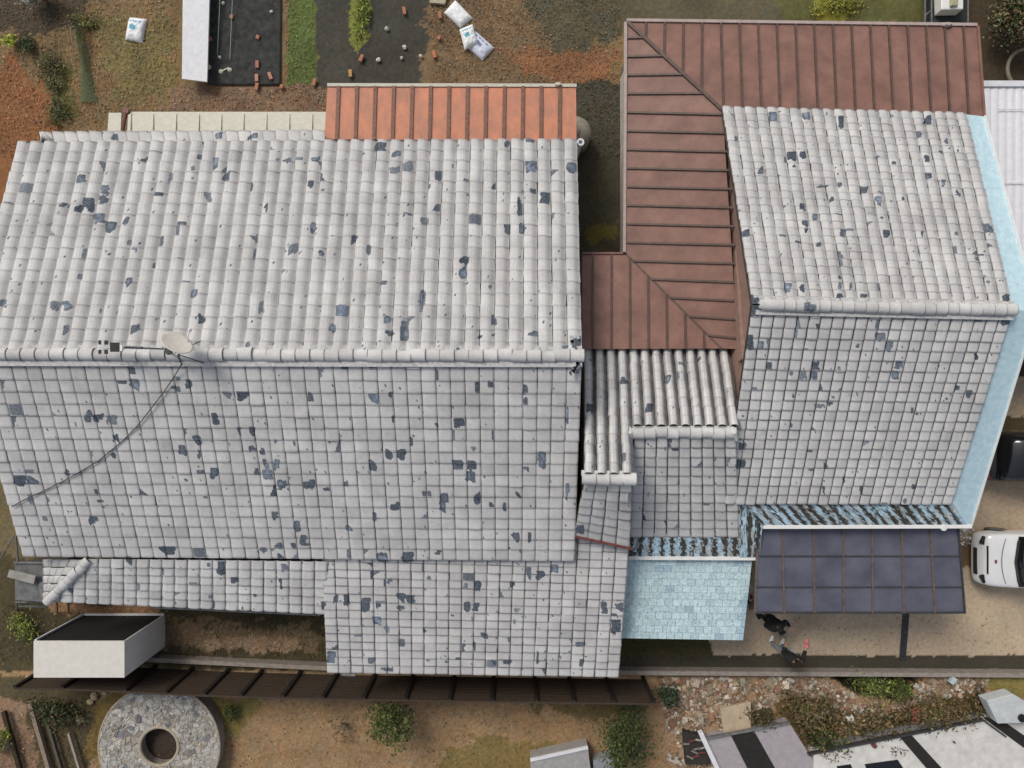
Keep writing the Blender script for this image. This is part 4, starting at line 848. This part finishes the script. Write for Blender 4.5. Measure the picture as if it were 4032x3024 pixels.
p=np.stack([cx,cy,RNG.uniform(.01,.10,n)],1); ss=RNG.uniform(.02,.055,(n,1))
lit.add(np.stack([p-d*ss,p+e_*ss*.35,p+d*ss,p-e_*ss*.35],1).reshape(-1,3),np.arange(4*n).reshape(n,4).tolist(),np.repeat(gc,4,axis=0))
tag(lit.build('dry_grass',M_LEAF),'dry brown grass on the lower plots','grass',kind='stuff')
cl_=MB()
for k in range(900):
    a=random.uniform(480,2560) if k%3 else random.uniform(2990,4000); b=random.uniform(2760,3050) if k%3 else random.uniform(2430,2590)
    c_=P(a,b,0); g0=ground_colour(np.array([c_[0]]),np.array([c_[1]]))[0]*random.uniform(.45,1.5); rock(cl_,c_+(0,0,.005),random.uniform(.008,.03),g0,.6)
tag(cl_.build('loose_crumbs',M_STONE),'crumbs of soil and grit on the yard and driveway','gravel',kind='stuff')
# rubble: uncountable
rb=MB(); RC=[(.40,.30,.21),(.30,.21,.14),(.50,.43,.33),(.34,.23,.15),(.20,.14,.09),(.40,.38,.33),(.26,.14,.09),(.24,.19,.12),(.56,.50,.40)]
poly=[(2590,2665),(3240,2668),(3400,2760),(3560,2760),(3640,2670),(3880,2668),(3890,2740),(3700,2745),(3600,2810),(3360,2850),(3230,2800),(3100,2740),(2960,2800),(2940,2990),(2720,3060),(2640,2980)]
cnt=0
while cnt<5200:
    a=random.uniform(2590,3890); b=random.uniform(2662,3060)
    if inpoly(np.array([a]),np.array([b]),poly)[0] and vn(np.array([a/50.]),np.array([b/50.]))[0]>.22:
        c_=P(a,b,0)+(0,0,random.uniform(.01,.09)); r_=min(.13,.022*math.exp(random.gauss(.35,.55))); cc_=random.choice(RC)
        if random.random()<.5: rock(rb,c_,r_,cc_,.7)
        else:
            ta=random.uniform(-.5,.5); rb.box(c_,(r_*random.uniform(1.5,3),r_*random.uniform(.8,1.8),r_*1.1),random.uniform(0,3.1),col=np.array(cc_)*random.uniform(.8,1.2),tilt=[[math.cos(ta),0,-math.sin(ta)],[0,1,0],[math.sin(ta),0,math.cos(ta)]])
        cnt+=1
tag(rb.build('rubble',M_STONE),'heaped broken stone and brick rubble below the low wall','rubble',kind='stuff')
sb=MB(); n=30000
pxs=RNG.uniform(2600,3950,n); pys=RNG.uniform(2665,2970,n); wob=(fbm(pxs/40,pys/40)-.5)*90
ok=inpoly(pxs+wob,pys+wob,ZON[36][0])&(fbm(pxs/28+9,pys/28,3)>.40)&~inpoly(pxs,pys,[(2770,2905),(3108,2840),(3210,2950),(3270,2925),(3880,2805),(4100,3100),(2900,3100)])&~inpoly(pxs,pys,ZON[37][0]); pxs,pys=pxs[ok],pys[ok]; n=len(pxs)
cx=(pxs-CX)*s; cy=-(pys-CY)*s; hgt=fbm(pxs/22,pys/22,3); pal=np.array([(.12,.085,.035),(.085,.075,.028),(.16,.105,.05),(.06,.058,.02),(.21,.14,.07)])
sel=np.clip((fbm(pxs/45+70,pys/45+20,3)*8-1.5+RNG.normal(size=n)*.8).astype(int),0,4); gc=pal[sel]*RNG.uniform(.5,1.6,(n,1))
d=RNG.normal(size=(n,3)); d[:,2]*=.6; d/=np.linalg.norm(d,axis=1)[:,None]; e_=np.cross(d,RNG.normal(size=(n,3)))
p=np.stack([cx,cy,.08+RNG.random(n)*hgt*.75],1); ss=RNG.uniform(.02,.06,(n,1))
sb.add(np.stack([p-d*ss,p+e_*ss*.45,p+d*ss,p-e_*ss*.45],1).reshape(-1,3),np.arange(4*n).reshape(n,4).tolist(),np.repeat(gc,4,axis=0))
tag(sb.build('scrub',M_LEAF),'tangled brown and olive scrub over the rubble','ground cover',kind='stuff')
rb=MB()
for k in range(70): rock(rb,P(random.uniform(3776,3845),random.uniform(2075,2150),0)+(0,0,.03),random.uniform(.02,.05),random.choice([(.55,.5,.46),(.3,.25,.2),(.7,.7,.66)]),.7)
for k in range(14): rock(rb,P(random.uniform(2938,2962),random.uniform(2230,2390),0)+(0,0,.05),random.uniform(.04,.09),random.choice([(.5,.45,.4),(.25,.12,.08)]),.7)
tag(rb.build('gravel',M_STONE),'pale gravel patch beside the front of the white car','gravel',kind='stuff')
# ================================================================ dark strip, pit lip
mb=MB(); mb.bar(P(3568,2405,.0)+(0,0,.0),P(3553,2600,.0),.20,.04); o=mb.build('dark_strip',M_DARKMETAL); tag(o,'dark straight strip crossing the driveway from carport to low wall','drain')  # dark strip laid flat on the driveway, with thin bars across it
gm=MB()
for k in range(20): p=lerp(P(3568,2405,.024),P(3553,2600,.024),(k+.5)/20); gm.box(p,(.20,.018,.012))
gm.build('cross_bar',M_BLACK,o)
# ================================================================ things at top right
wr=thing('trailer_rack',P(3735,40,0),'dark open-topped metal rack holding a whitish load at the top edge, right','trailer')
mb=MB(); mb.slab([P(3668,-200,.35),P(3808,-200,.35),P(3812,104,.35),P(3668,104,.35)],.3); mb.build('bed',mat('green_black',(.028,.034,.032),.7,.2,8,.3),wr)
mb=MB()
for x_ in(3643,3668,3812): mb.tube([P(x_,-200,.75),P(x_,110,.75)],.022,6)
for x_ in(3643,3812):
    for y_ in(-180,-40,100): mb.tube([P(x_,y_,.0),P(x_,y_,.75)],.02,6)
mb.tube([P(3643,60,.75),P(3668,40,.75)],.02,6); mb.build('rail',M_GREY,wr)
ld=MB(); ld.slab([P(3702,-120,.75),P(3796,-120,.75),P(3794,36,.75),P(3708,38,.75)],.38); tag(ld.build('white_crate',M_WHITE,bevel=.03),'whitish crate riding in the dark rack at the top edge','crate')
ld=MB(); ld.slab([P(3742,-100,.84),P(3772,-100,.84),P(3774,20,.84),P(3744,24,.84)],.08); tag(ld.build('cream_bundle',mat('cream_cloth',(.42,.40,.25),.8,.2,14,.4),bevel=.03),'pale yellow bundle on top of the white crate','bundle')
ho=MB(); cc_=P(4040,272,.35); ho.tube([cc_+(.58*math.cos(t),.62*math.sin(t),0) for t in np.linspace(0,2*math.pi,49)],.055,8,caps=False); tag(ho.build('hoop',mat('hoop_tan',(.22,.19,.14),.7)),'tan ring cut by the right edge above the white corrugated roof','hoop')
tk=thing('round_tank',P(2268,500,0),'dull beige round-topped tank partly under the right end of the orange lean-to','tank')
mb=MB(); c=P(2262,510,1.0); c[2]=0; mb.lathe([(.54,-.02),(.54,.75),(.49,.86),(.30,.94),(.02,.97)],c,36,sy=.95); mb.build('body',mat('tank_beige',(.27,.24,.19),.75,.15,7,.3),tk,smooth=True)
mb=MB(); mb.lathe([(.16,.95),(.16,1.0),(.02,1.01)],c,20); mb.build('lid',M_CONC,tk)
# ================================================================ lower left: shed, planks, frame
sh=thing('sheet_shed',P(170,2300,0),'small shed of grey roofing sheets at the left end of the long roof','shed')
mb=MB(); mb.slab([P(58,2218,1.9),P(188,2218,1.9),P(195,2372,1.8),P(60,2362,1.8)],.04); mb.slab([P(150,2300,1.96),P(196,2272,2.02),P(198,2350,1.98),P(160,2350,1.94)],.03); mb.build('roof_sheet',M_GREY,sh)
mb=MB(); mb.slab([P(62,2230,1.84),P(185,2230,1.84),P(188,2350,1.75),P(64,2350,1.75)],1.9); mb.build('wall',M_DECK,sh)
mb=MB(); mb.bar(P(54,2214,1.94),P(184,2216,1.94),.05,.06); mb.bar(P(60,2370,1.5),P(190,2370,1.5),.04,.05); mb.bar(P(75,2386,1.2),P(185,2388,1.2),.04,.05); mb.bar(P(66,2372,1.5),P(66,2400,0),.04,.04); mb.bar(P(62,2110,2.2),P(70,2212,1.95),.04,.04); mb.bar(P(56,2110,2.2),P(0,2200,1.4),.03,.03); mb.build('frame',M_GREY,sh)
mb=MB(); mb.slab([P(36,2244,2.06),P(140,2268,2.06),P(132,2300,2.04),P(28,2272,2.04)],.05); tag(mb.build('loose_plank',mat('pale_plank',(.33,.31,.28),.8,.15,6,.3)),'loose pale plank lying across the grey shed sheets','plank')
for k,(a,b,c_) in enumerate((((15,2800),(75,3010),(.05,.035,.022)),((120,2770),(190,3010),(.26,.20,.15)),((170,2780),(240,3010),(.10,.09,.08)),((272,2885),(312,3010),(.34,.28,.23)))):
    m_=MB(); m_.bar(P(*a,.15),P(b[0]+25,b[1]+90,.15),.12 if k<2 else .07,.12,col=c_); tag(m_.build('timber_beam',M_STONE),['dark brown beam lying at the left edge near the bottom','broad weathered beam, second from the left below the fence','grey beam, third from the left below the fence','thin pale beam nearest the stone ring'][k],'beam')
for k,(x_,y_,r_) in enumerate(((372,2740,.13),(355,2765,.11),(315,2832,.15),(412,2728,.09))):
    m_=MB(); rock(m_,P(x_,y_,.05),r_,(.42,.33,.20)); tag(m_.build('tan_rock',M_STONE),'tan rock in the dark soil between the fence and the stone ring','rock','tan rocks by the stone ring')
mb=MB()
for x_ in (222,268): mb.bar(P(x_,2345,1.2),P(x_+2,2415,.02),.05,.05)
mb.bar(P(218,2350,1.22),P(300,2350,1.22),.05,.05); tag(mb.build('wooden_trestle',M_WOOD),'pale wooden trestle legs showing between the roof corner and the white booth','trestle')
# ================================================================ bottom right flat-roofed buildings
def zq(poly,z): return [P(a,b,z) for a,b in poly]
lb=thing('flat_roof_building',P(2950,2990,0),'lavender-grey flat-roofed building at the bottom with one black strip','building')
M_LAV=mat('lavender_roof',(.36,.33,.34),.8,.08,5,.3); M_WR=mat('white_flat_roof',(.66,.64,.60),.8,.05,4,.3,col2=(.50,.48,.44)); M_DK=mat('dark_gap',(.018,.016,.013),.9,.2,8)
mb=MB(); mb.slab(zq([(2775,2910),(3108,2846),(3330,3200),(2920,3200)],.40),.5); mb.build('roof',M_LAV,lb)
mb=MB(); mb.slab(zq([(2875,2890),(2966,2872),(3150,3200),(3030,3200)],.415),.02); mb.build('roof_strip',M_DK,lb)
mb=MB(); mb.bar(P(2772,2908,.42),P(3108,2845,.42),.06,.12); mb.build('parapet',M_GREY,lb)
mb=MB(); mb.bar(P(2756,2880,.45),P(2905,3200,.45),.14,.16); mb.build('side_parapet',M_OFFWHITE,lb)
wb=thing('flat_roof_building',P(3700,2980,0),'white flat-roofed building across the bottom right corner with dark bands','building')
mb=MB(); mb.slab(zq([(3205,2960),(3340,2940),(3888,2826),(4100,2780),(4700,3200),(3200,3300)],.45),.55); mb.build('roof',M_WR,wb)
mb=MB(); mb.slab(zq([(3544,2904),(3590,2895),(3860,3190),(3790,3190)],.47),.02); mb.build('roof_band',M_DK,wb)
mb=MB(); mb.slab(zq([(3870,2826),(3925,2822),(4200,3010),(4120,3010)],.47),.02); mb.build('roof_band',M_DK,wb)
mb=MB(); mb.slab(zq([(3405,3010),(3535,2992),(3580,3060),(3430,3080)],.47),.02); mb.slab(zq([(3295,3018),(3350,3010),(3370,3060),(3310,3080)],.47),.02); mb.build('skylight',M_GLASS,wb)
mb=MB(); mb.bar(P(3180,2968,.46),P(3870,2832,.46),.05,.14); mb.bar(P(3832,2806,.48),P(3960,2900,.48),.05,.08); mb.build('parapet',M_DARKMETAL,wb)
mb=MB(); mb.slab(zq([(3270,2918),(3560,2860),(3835,2812),(3850,2826),(3560,2880),(3280,2938)],.40),.12); mb.build('ledge',M_GREY,wb)
mb=MB(); mb.lathe([(.07,0),(.07,.12),(.02,.13)],P(3437,2930,.46),12); mb.build('roof_vent',M_RED,wb)
mb=MB()
for cx_,cy_,r_ in((3540,2958,.25),(3300,2975,.35)):
    p=P(cx_,cy_,.462)
    for k in range(26):
        t=random.uniform(0,6.28); q=r_*random.uniform(.3,1); mb.box(p+(q*math.cos(t)*1.3,q*math.sin(t)*.6,.0),(.03+.07*random.random(),.03,.008),t,col=(.20,.19,.15))
tag(mb.build('lichen_patch',M_STONE,wb),kind='stuff')
mb=MB(); mb.slab(zq([(3885,2760),(3990,2733),(4100,2800),(4100,2845),(3930,2850)],.9),.42); o=mb.build('roof_box',mat('pale_box',(.52,.55,.54),.6,.08,6,.2),bevel=.02); tag(o,'pale grey-green box sitting on the white flat roof at the right edge','box')
mb=MB(); mb.lathe([(.12,0),(.12,.05),(.04,.06)],P(4022,2826,.9),16); mb.build('cap',M_BLACK,o)
mb=MB(); mb.slab(zq([(2836,2790),(2958,2765),(2958,2868),(2850,2890)],.30),.12); tag(mb.build('cream_slab',mat('cream_stone',(.47,.37,.25),.85,.1,5,.4),bevel=.02),'cream square slab lying on the rubble above the lavender roof','slab')
mb=MB(); mb.slab(zq([(2690,2880),(2775,2900),(2800,3010),(2700,3010)],.3),.25,col=(.04,.035,.03)); o=mb.build('scrap_heap',M_STONE); tag(o,'dark crate of scrap left of the lavender flat roof','crate')
mb=MB()
for k in range(9): mb.box(P(random.uniform(2700,2770),random.uniform(2900,2990),.36),(.22,.05,.03),random.uniform(-.6,.4),col=random.choice([(.35,.33,.28),(.22,.20,.18),(.15,.05,.04)]))
mb.build('scrap',M_STONE,o)
for k,(a,b,c_) in enumerate(((3232,2835,(.6,.62,.6)),(3365,2848,(.65,.66,.62)),(3710,2830,(.50,.33,.20)),(3775,2695,(.45,.52,.52)))):
    mb=MB(); mb.box(P(a,b,.62)-(0,0,.3),(.22,.14,.12),.3*k,col=c_); mb.box(P(a,b,.5)-(0,0,.3),(.16,.20,.12),.3*k+.6,col=np.array(c_)*.8)
    tag(mb.build('debris_block',M_STONE),['whitish block in the scrub above the gap between the flat roofs','small white block in the brown scrub above the white roof','orange-tan block just above the white flat roof','pale blue-grey upright block near the low wall at right'][k],'block')
mb=MB()
for k in range(2):
    c=P(3608+(-4)*k,2800+36*k,.55); mb.tube([c+(.09*math.cos(t),.09*math.sin(t),0) for t in np.linspace(0,2*math.pi,15)],.018,6,caps=False)
mb.bar(P(3608,2800,.55),P(3604,2836,.55),.03,.03); mb.bar(P(3596,2808,.55),P(3628,2790,.6),.03,.03); tag(mb.build('red_bicycle',mat('rust_red',(.28,.08,.05),.6)),'tiny rusty red wheeled toy frame in the brown thicket','toy')
yc=thing('garden_cabinet',P(2200,2990,0),'greyish white panelled cabinet cut by the bottom edge of the tan yard','cabinet')
mb=MB(); mb.slab(zq([(2088,2992),(2315,2942),(2335,3120),(2095,3120)],.55),.6); mb.build('top',mat('cabinet_top',(.34,.33,.32),.7,.1,7),yc)
mb=MB(); mb.bar(P(2088,2992,.57),P(2315,2942,.57),.10,.06); mb.build('edge',M_OFFWHITE,yc)
mb=MB(); mb.slab(zq([(2335,2995),(2420,2972),(2430,3100),(2340,3100)],.35),.4); tag(mb.build('low_box',mat('bluegrey_box',(.26,.28,.29),.7,.1,7)),'low blue-grey box right of the panelled cabinet at the bottom edge','box')
# ================================================================ cars
def car(name,label,nose,yc,length,width,paint,face,cat,lights,hts,group=None):
    """nose: world x of the end nearest the house; face=+1: front end there (car points to -X)"""
    th=thing(name,(nose+length/2,yc,0),label,cat,group)
    hz,hr=hts
    st=[(0.0,.72,.30,.50,.62),(.04,.86,.22,.62,.66),(.16,.95,.20,hz-.10,.80),(.45,.99,.20,hz-.03,.86),(.95,1.0,.20,hz+.04,.86),(1.15,1.0,.20,hz+.08,.86)]
    L=length; 
    st+= [(L*.5,1.0,.20,hz+.10,.86),(L-.9,1.0,.20,hz+.10,.85),(L-.35,.98,.22,hz+.05,.82),(L-.05,.90,.25,hz-.05,.74),(L,.80,.32,hz-.18,.66)]
    W=width/2; m=MB(); V=[];K=11
    for (xx,wf,zl,zt_,tf) in st:
        ring=[(-.86*wf,zl),(-wf,zl+.14),(-wf*1.0,(zl+zt_)/2),(-wf*.965,zt_-.09),(-wf*tf/.9*.94,zt_-.015),(0,zt_+.035)]
        ring=ring+[(-a,b) for a,b in ring[-2::-1]]
        for a,b in ring: V.append((nose+xx,yc+a*W,b))
    K=len(ring); n=len(st)
    m.add(V,[(i*K+k,(i+1)*K+k,(i+1)*K+(k+1)%K,i*K+(k+1)%K) for i in range(n-1) for k in range(K)]+[tuple(range(K)),tuple((n-1)*K+k for k in range(K))[::-1]])
    b=m.build('body',paint,th,smooth=True); md=b.modifiers.new('s','SUBSURF'); md.levels=2; md.render_levels=2
    # cabin
    if face>0: cs=[(.84,.86,hz+.05,.02),(1.10,.85,hz+.22,.80),(1.62,.80,hr-.04,.86),(2.3,.79,hr,.86),(L-.75,.78,hr-.03,.86),(L-.38,.78,hz+.22,.86),(L-.20,.80,hz+.02,.86)]
    else: cs=[(.30,.80,hz+.02,.86),(.45,.80,hz+.2,.86),(.80,.78,hr-.03,.86),(1.7,.79,hr,.86),(2.3,.79,hr,.86),(2.75,.82,hz+.25,.86),(3.1,.84,hz+.05,.8)]
    mg=MB(); V=[]
    for xx,wf,zt_,_ in cs:
        wl=.90 if True else 0
        ring=[(-.90,hz-.05),(-.885,min(zt_,hz+.06)),(-wf,zt_-.05 if zt_>hz+.1 else zt_),(-wf*.8,zt_),(0,zt_+.03)]; ring+=[(-a,bb) for a,bb in ring[-2::-1]]
        # pronounced curve of the screen in plan
        for a,bb in ring:
            cur=.22*(a**2) if (face>0 and xx<1.8) else (0)
            V.append((nose+xx+cur,yc+a*W,bb))
    K=len(ring); n=len(cs)
    mg.add(V,[(i*K+k,(i+1)*K+k,(i+1)*K+(k+1)%K,i*K+(k+1)%K) for i in range(n-1) for k in range(K)]+[tuple(range(K)),tuple((n-1)*K+k for k in range(K))[::-1]])
    mg.build('window_band',M_GLASS,th,smooth=True)
    r=MB(); i0,i1=(2,4)
    xa,xb=nose+cs[2][0]+.06,nose+cs[4][0]-.02
    nn=8; V=[]
    for i in range(nn):
        xx=xa+(xb-xa)*i/(nn-1); zt_=np.interp(xx-nose,[c_[0] for c_ in cs],[c_[2] for c_ in cs])+.012; 
        wf=np.interp(xx-nose,[c_[0] for c_ in cs],[c_[1] for c_ in cs])
        for a in(-1.0,-.8,-.4,0,.4,.8,1.0):
            cur=.22*(a*wf)**2 if (face>0 and i<2) else 0
            V.append((xx+cur,yc+a*wf*W,zt_+.03*(1-a*a)-(.05 if abs(a)==1 else 0)))
    r.add(V,[(i*7+k,i*7+k+1,(i+1)*7+k+1,(i+1)*7+k) for i in range(nn-1) for k in range(6)])
    ro=r.build('roof',paint,th,smooth=True); md=ro.modifiers.new('t','SOLIDIFY'); md.thickness=.02
    for xx in(.78,L-.75):
        for sgn in(-1,1):
            wmb=MB(); a=np.array([nose+xx,yc+sgn*(W-.20),.31]); bq=np.array([nose+xx,yc+sgn*(W-.005),.31]); wmb.tube([a,bq],.31,24); wo=wmb.build('wheel',M_BLACK,th)
            wmb=MB(); wmb.tube([bq-(0,sgn*.02,0),bq+(0,sgn*.012,0)],.19,16); wmb.build('rim',M_GREY,wo)
    if face>0:
        for sgn in(-1,1):
            lm=MB(); lm.box((nose+.13,yc+sgn*W*.68,.70),(.17,.26,.10),sgn*-.45); lm.build('headlight',lights,th,bevel=.03)
            mm=MB(); mm.box((nose+1.38,yc+sgn*(W+.09),hz+.12),(.10,.20,.12)); mm.build('mirror',paint,th,bevel=.03)
        gm_=MB(); gm_.box((nose+.025,yc-.10*W,.50),(.09,W*.95,.14)); gm_.build('grille',M_BLACK,th,bevel=.02)
        gm_=MB(); gm_.box((nose+.17,yc+.02*W,hz-.125),(.04,W*1.0,.05),0); gm_.build('bonnet_vent',M_BLACK,th,bevel=.01)
        gm_=MB(); gm_.box((nose+.34,yc,hz+.0),(.06,.09,.02)); gm_.build('badge',M_RED,th,bevel=.005)
        gm_=MB()
        for q in(-.4,.25): gm_.bar((nose+1.10,yc+q*W,hz+.10),(nose+1.30,yc+(q+.5)*W,hz+.24),.02,.02)
        gm_.build('wiper',M_BLACK,th)
        gm_=MB(); V=[]
        for t in np.linspace(-1,1,15): V.append((nose+.50+.16*(t*t)*1.0-.0,yc+t*W*.80,hz+.022-.05*t*t))
        gm_.tube(V,.012,6); gm_.build('bonnet_seam',M_GREY,th)
    else:
        for sgn in(-1,1):
            lm=MB(); lm.box((nose+.07,yc+sgn*W*.74,.80),(.12,.22,.12),sgn*-.4); lm.build('tail_light',M_RED,th,bevel=.02)
        gm_=MB(); gm_.box((nose-.01,yc,.58),(.06,.5,.12)); gm_.build('number_plate',M_OFFWHITE,th)
        gm_=MB(); gm_.bar((nose+.86,yc-W*.78,hr+.03),(nose+2.2,yc-W*.78,hr+.03),.03,.03); gm_.build('roof_rail',M_GREY,th); gm_=MB(); gm_.bar((nose+.86,yc+W*.78,hr+.03),(nose+2.2,yc+W*.78,hr+.03),.03,.03); gm_.build('roof_rail',M_GREY,th)
    return th
M_CARW=mat('white_car_paint',(.74,.74,.73),.35,.03,2,coat=.8); M_CARB=mat('black_car_paint',(.012,.012,.012),.35,.1,2,coat=.6)
pw=P(3856,2200,.7); car('white_car','white car parked nose-in at the right edge beside the carport',pw[0],P(0,2206,.8)[1],3.9,1.72,M_CARW,1,'car',M_GLASS,(.95,1.48))
pb=P(3880,1800,.8); car('black_car','black car at the right edge beside the blue verge strip',pb[0],P(0,1802,.9)[1],4.1,1.55,M_CARB,-1,'car',M_GLASS,(.92,1.45))
# ================================================================ people
M_SKIN=mat('skin',(.42,.22,.15),.6,.08,20); M_HAIR=mat('brown_hair',(.035,.018,.012),.6,.3,60,.5,90); M_HAIRB=mat('black_hair',(.008,.007,.006),.6,.3,60,.5,90)
M_SHIRT=mat('dark_shirt',(.014,.012,.012),.9,.4,14,.5); M_JEANS=mat('blue_grey_jeans',(.24,.27,.31),.9,.2,20,.4); M_SHOE=mat('white_shoe',(.85,.83,.78),.7,.04,20); M_BLK=mat('black_clothes',(.010,.010,.010),.9,.3,14,.5); M_PINK2=mat('pink_cloth',(.55,.16,.15),.7,.15,18,.4)
def skin(name,nodes,edges,m,parent,root=0,sub=2):
    me=bpy.data.meshes.new(name); o0=ORI[parent.name]
    me.from_pydata([tuple(np.array(p[:3])-o0) for p in nodes],edges,[]); me.materials.append(m)
    ob=bpy.data.objects.new(name,me); C.objects.link(ob); ob.parent=parent; ORI[ob.name]=o0
    sk=ob.modifiers.new('skin','SKIN'); sk.use_smooth_shade=True
    for k,p in enumerate(nodes):
        d=me.skin_vertices[0].data[k]; d.radius=(p[3],p[4] if len(p)>4 else p[3]); d.use_root=(k==root)
    s=ob.modifiers.new('sub','SUBSURF'); s.levels=sub; s.render_levels=sub
    return ob
def person(feet,yaw,label,top,bottom,shoes,hair,arms,stance=((-.20,.05),(.20,.10)),holding=None,lean=0.0):
    th=thing('person',(feet[0],feet[1],0),label,'person')
    cr,sr=math.cos(yaw),math.sin(yaw)
    def T(x,y,z): return (feet[0]+x*cr-y*sr,feet[1]+x*sr+y*cr,z)   # +y is forwards, +x is the person's right
    (lx,ly),(rx,ry)=stance; L=lean
    n=[(*T(0,0,.95),.135,.10),(*T(0,.01+L*.3,1.12),.13,.095),(*T(0,.02+L*.7,1.32),.155,.105),(*T(0,.0+L,1.44),.09,.075),(*T(0,.01+L,1.52),.052),(*T(0,.04+L,1.60),.075),(*T(0,.035+L,1.68),.080,.092),
       (*T(-.09,0,.90),.088),(*T(lx*.7,ly*.6,.50),.058),(*T(lx,ly-.02,.09),.040),(*T(lx,ly+.13,.04),.036),
       (*T(.09,0,.90),.088),(*T(rx*.7,ry*.6,.50),.058),(*T(rx,ry-.02,.09),.040),(*T(rx,ry+.13,.04),.036)]
    e=[(0,1),(1,2),(2,3),(3,4),(4,5),(5,6),(0,7),(7,8),(8,9),(9,10),(0,11),(11,12),(12,13),(13,14)]
    hands=[]
    for sgn,(el,ha) in zip((-1,1),arms):
        k=len(n); n+=[(*T(sgn*.17,L,1.40),.062),(*T(*el),.044),(*T(*[a+(b-a)*.5 for a,b in zip(el,ha)]),.038),(*T(*ha),.026)]
        e+=[(3,k),(k,k+1),(k+1,k+2),(k+2,k+3)]
        d=np.array(ha)-np.array(el); d/=np.linalg.norm(d); s_=np.cross(d,(0,0,1)); s_/=np.linalg.norm(s_)+1e-9
        kp=len(n); pm=np.array(ha)+d*.06; n+=[(*T(*pm),.034,.018)]; e+=[(k+3,kp)]
        for j,off in enumerate((-.03,-.01,.012,.032)):
            ln=(.070,.082,.078,.060)[j]; a1=pm+d*.03+s_*off; a2=a1+d*ln*.5+np.array((0,0,-.006)); a3=a2+d*ln*.45+np.array((0,0,-.022)); kk=len(n)
            n+=[(*T(*a1),.009),(*T(*a2),.008),(*T(*a3),.007)]; e+=[(kp,kk),(kk,kk+1),(kk+1,kk+2)]
        kk=len(n); t1=np.array(ha)+d*.035+s_*(-.045)*1; t2=t1+d*.035-s_*.015
        n+=[(*T(*t1),.010),(*T(*t2),.008)]; e+=[(kp,kk),(kk,kk+1)]
        hands.append((T(*(pm+d*.05)),d))
    skin('body',n,e,M_SKIN,th)
    # clothes follow the body
    sh=[(*T(0,-.01,.84),.175,.15),(*T(0,.0+L*.15,.98),.185,.155),(*T(0,.01+L*.4,1.14),.23,.18),(*T(0,.02+L*.75,1.32),.26,.18),(*T(0,L,1.45),.12,.10)]
    se=[(0,1),(1,2),(2,3),(3,4)]
    for sgn,(el,ha) in zip((-1,1),arms):
        k=len(sh); cuff=[a+(b-a)*.90 for a,b in zip(el,ha)]; sh+=[(*T(sgn*.20,L,1.40),.095),(*T(*el),.070),(*T(*cuff),.058)]; se+=[(4,k),(k,k+1),(k+1,k+2)]
    skin('shirt',sh,se,top,th)
    tr=[(*T(0,0,1.0),.165,.13),(*T(-.09,0,.88),.100),(*T(lx*.7,ly*.6,.50),.074),(*T(lx,ly-.02,.10),.068),(*T(.09,0,.88),.100),(*T(rx*.7,ry*.6,.50),.074),(*T(rx,ry-.02,.10),.068)]
    skin('trousers',tr,[(0,1),(1,2),(2,3),(0,4),(4,5),(5,6)],bottom,th)
    for (fx,fy) in stance: skin('shoe',[(*T(fx,fy-.05,.06),.062,.06),(*T(fx,fy+.07,.06),.062,.055),(*T(fx,fy+.20,.05),.054,.042)],[(0,1),(1,2)],shoes,th)
    skin('hair',[(*T(0,.0+L,1.63),.078,.08),(*T(0,.01+L,1.70),.094,.095),(*T(0,.055+L,1.735),.075,.06)],[(0,1),(1,2)],hair,th,root=1)
    f=MB()
    for sx_ in(-.032,.032): f.lathe([(.004,-.006),(.011,0),(.004,.006)],T(sx_,.128+L,1.645),8)
    f.build('eye',M_WHITE,th)
    f=MB(); f.tube([T(0,.120+L,1.665),T(0,.150+L,1.62),T(0,.125+L,1.605)],[.008,.014,.008],6); 
    for sx_ in(-.085,.085): f.lathe([(.008,-.03),(.02,0),(.012,.03)],T(sx_,.03+L,1.64),8,sx=.5)
    f.tube([T(-.025,.118+L,1.578),T(0,.126+L,1.575),T(.025,.118+L,1.578)],.007,6); f.build('face_feature',M_SKIN,th,smooth=True)
    return th,hands
f1=P(3054,2532,0)
_,hd=person(f1,math.radians(-20),'person in dark top, blue-grey jeans and white shoes reaching forward beside the low wall',M_SHIRT,M_JEANS,M_SHOE,M_HAIR,
   arms=(((-.26,.05,1.15),(-.20,.25,1.05)),((.30,.16,1.28),(.30,.42,1.26))),stance=((-.19,.02),(.16,.05)))
hp=np.array(hd[1][0]); cl=MB(); n=9; U,V=np.meshgrid(np.linspace(-1,1,n),np.linspace(-1,1,n)); u=U.ravel(); v=V.ravel()
pts_=np.stack([hp[0]+u*.075*(1-.25*v),hp[1]+.06+v*.14,hp[2]+.035+.02*np.sin(u*5)+.015*np.sin(v*6)-.05*(u*u)],1)
i=(np.arange(n-1)[None,:]+np.arange(n-1)[:,None]*n).ravel(); cl.add(pts_,np.stack([i,i+1,i+n+1,i+n],1).tolist())
o=cl.build('pink_cloth',M_PINK2,smooth=True); md=o.modifiers.new('t','SOLIDIFY'); md.thickness=.02; tag(o,'salmon pink cloth held out in the person\'s hand by the low wall','cloth')
f2=P(2992,2402,0)
person(f2,math.radians(200),'person all in black seen from above at the carport edge, mostly hidden under its sheets',M_BLK,M_BLK,M_BLK,M_HAIRB,
   arms=(((-.34,.06,1.18),(-.42,.30,1.20)),((.24,-.02,1.12),(.22,.14,.95))),stance=((-.12,.0),(.12,.05)),lean=.04)
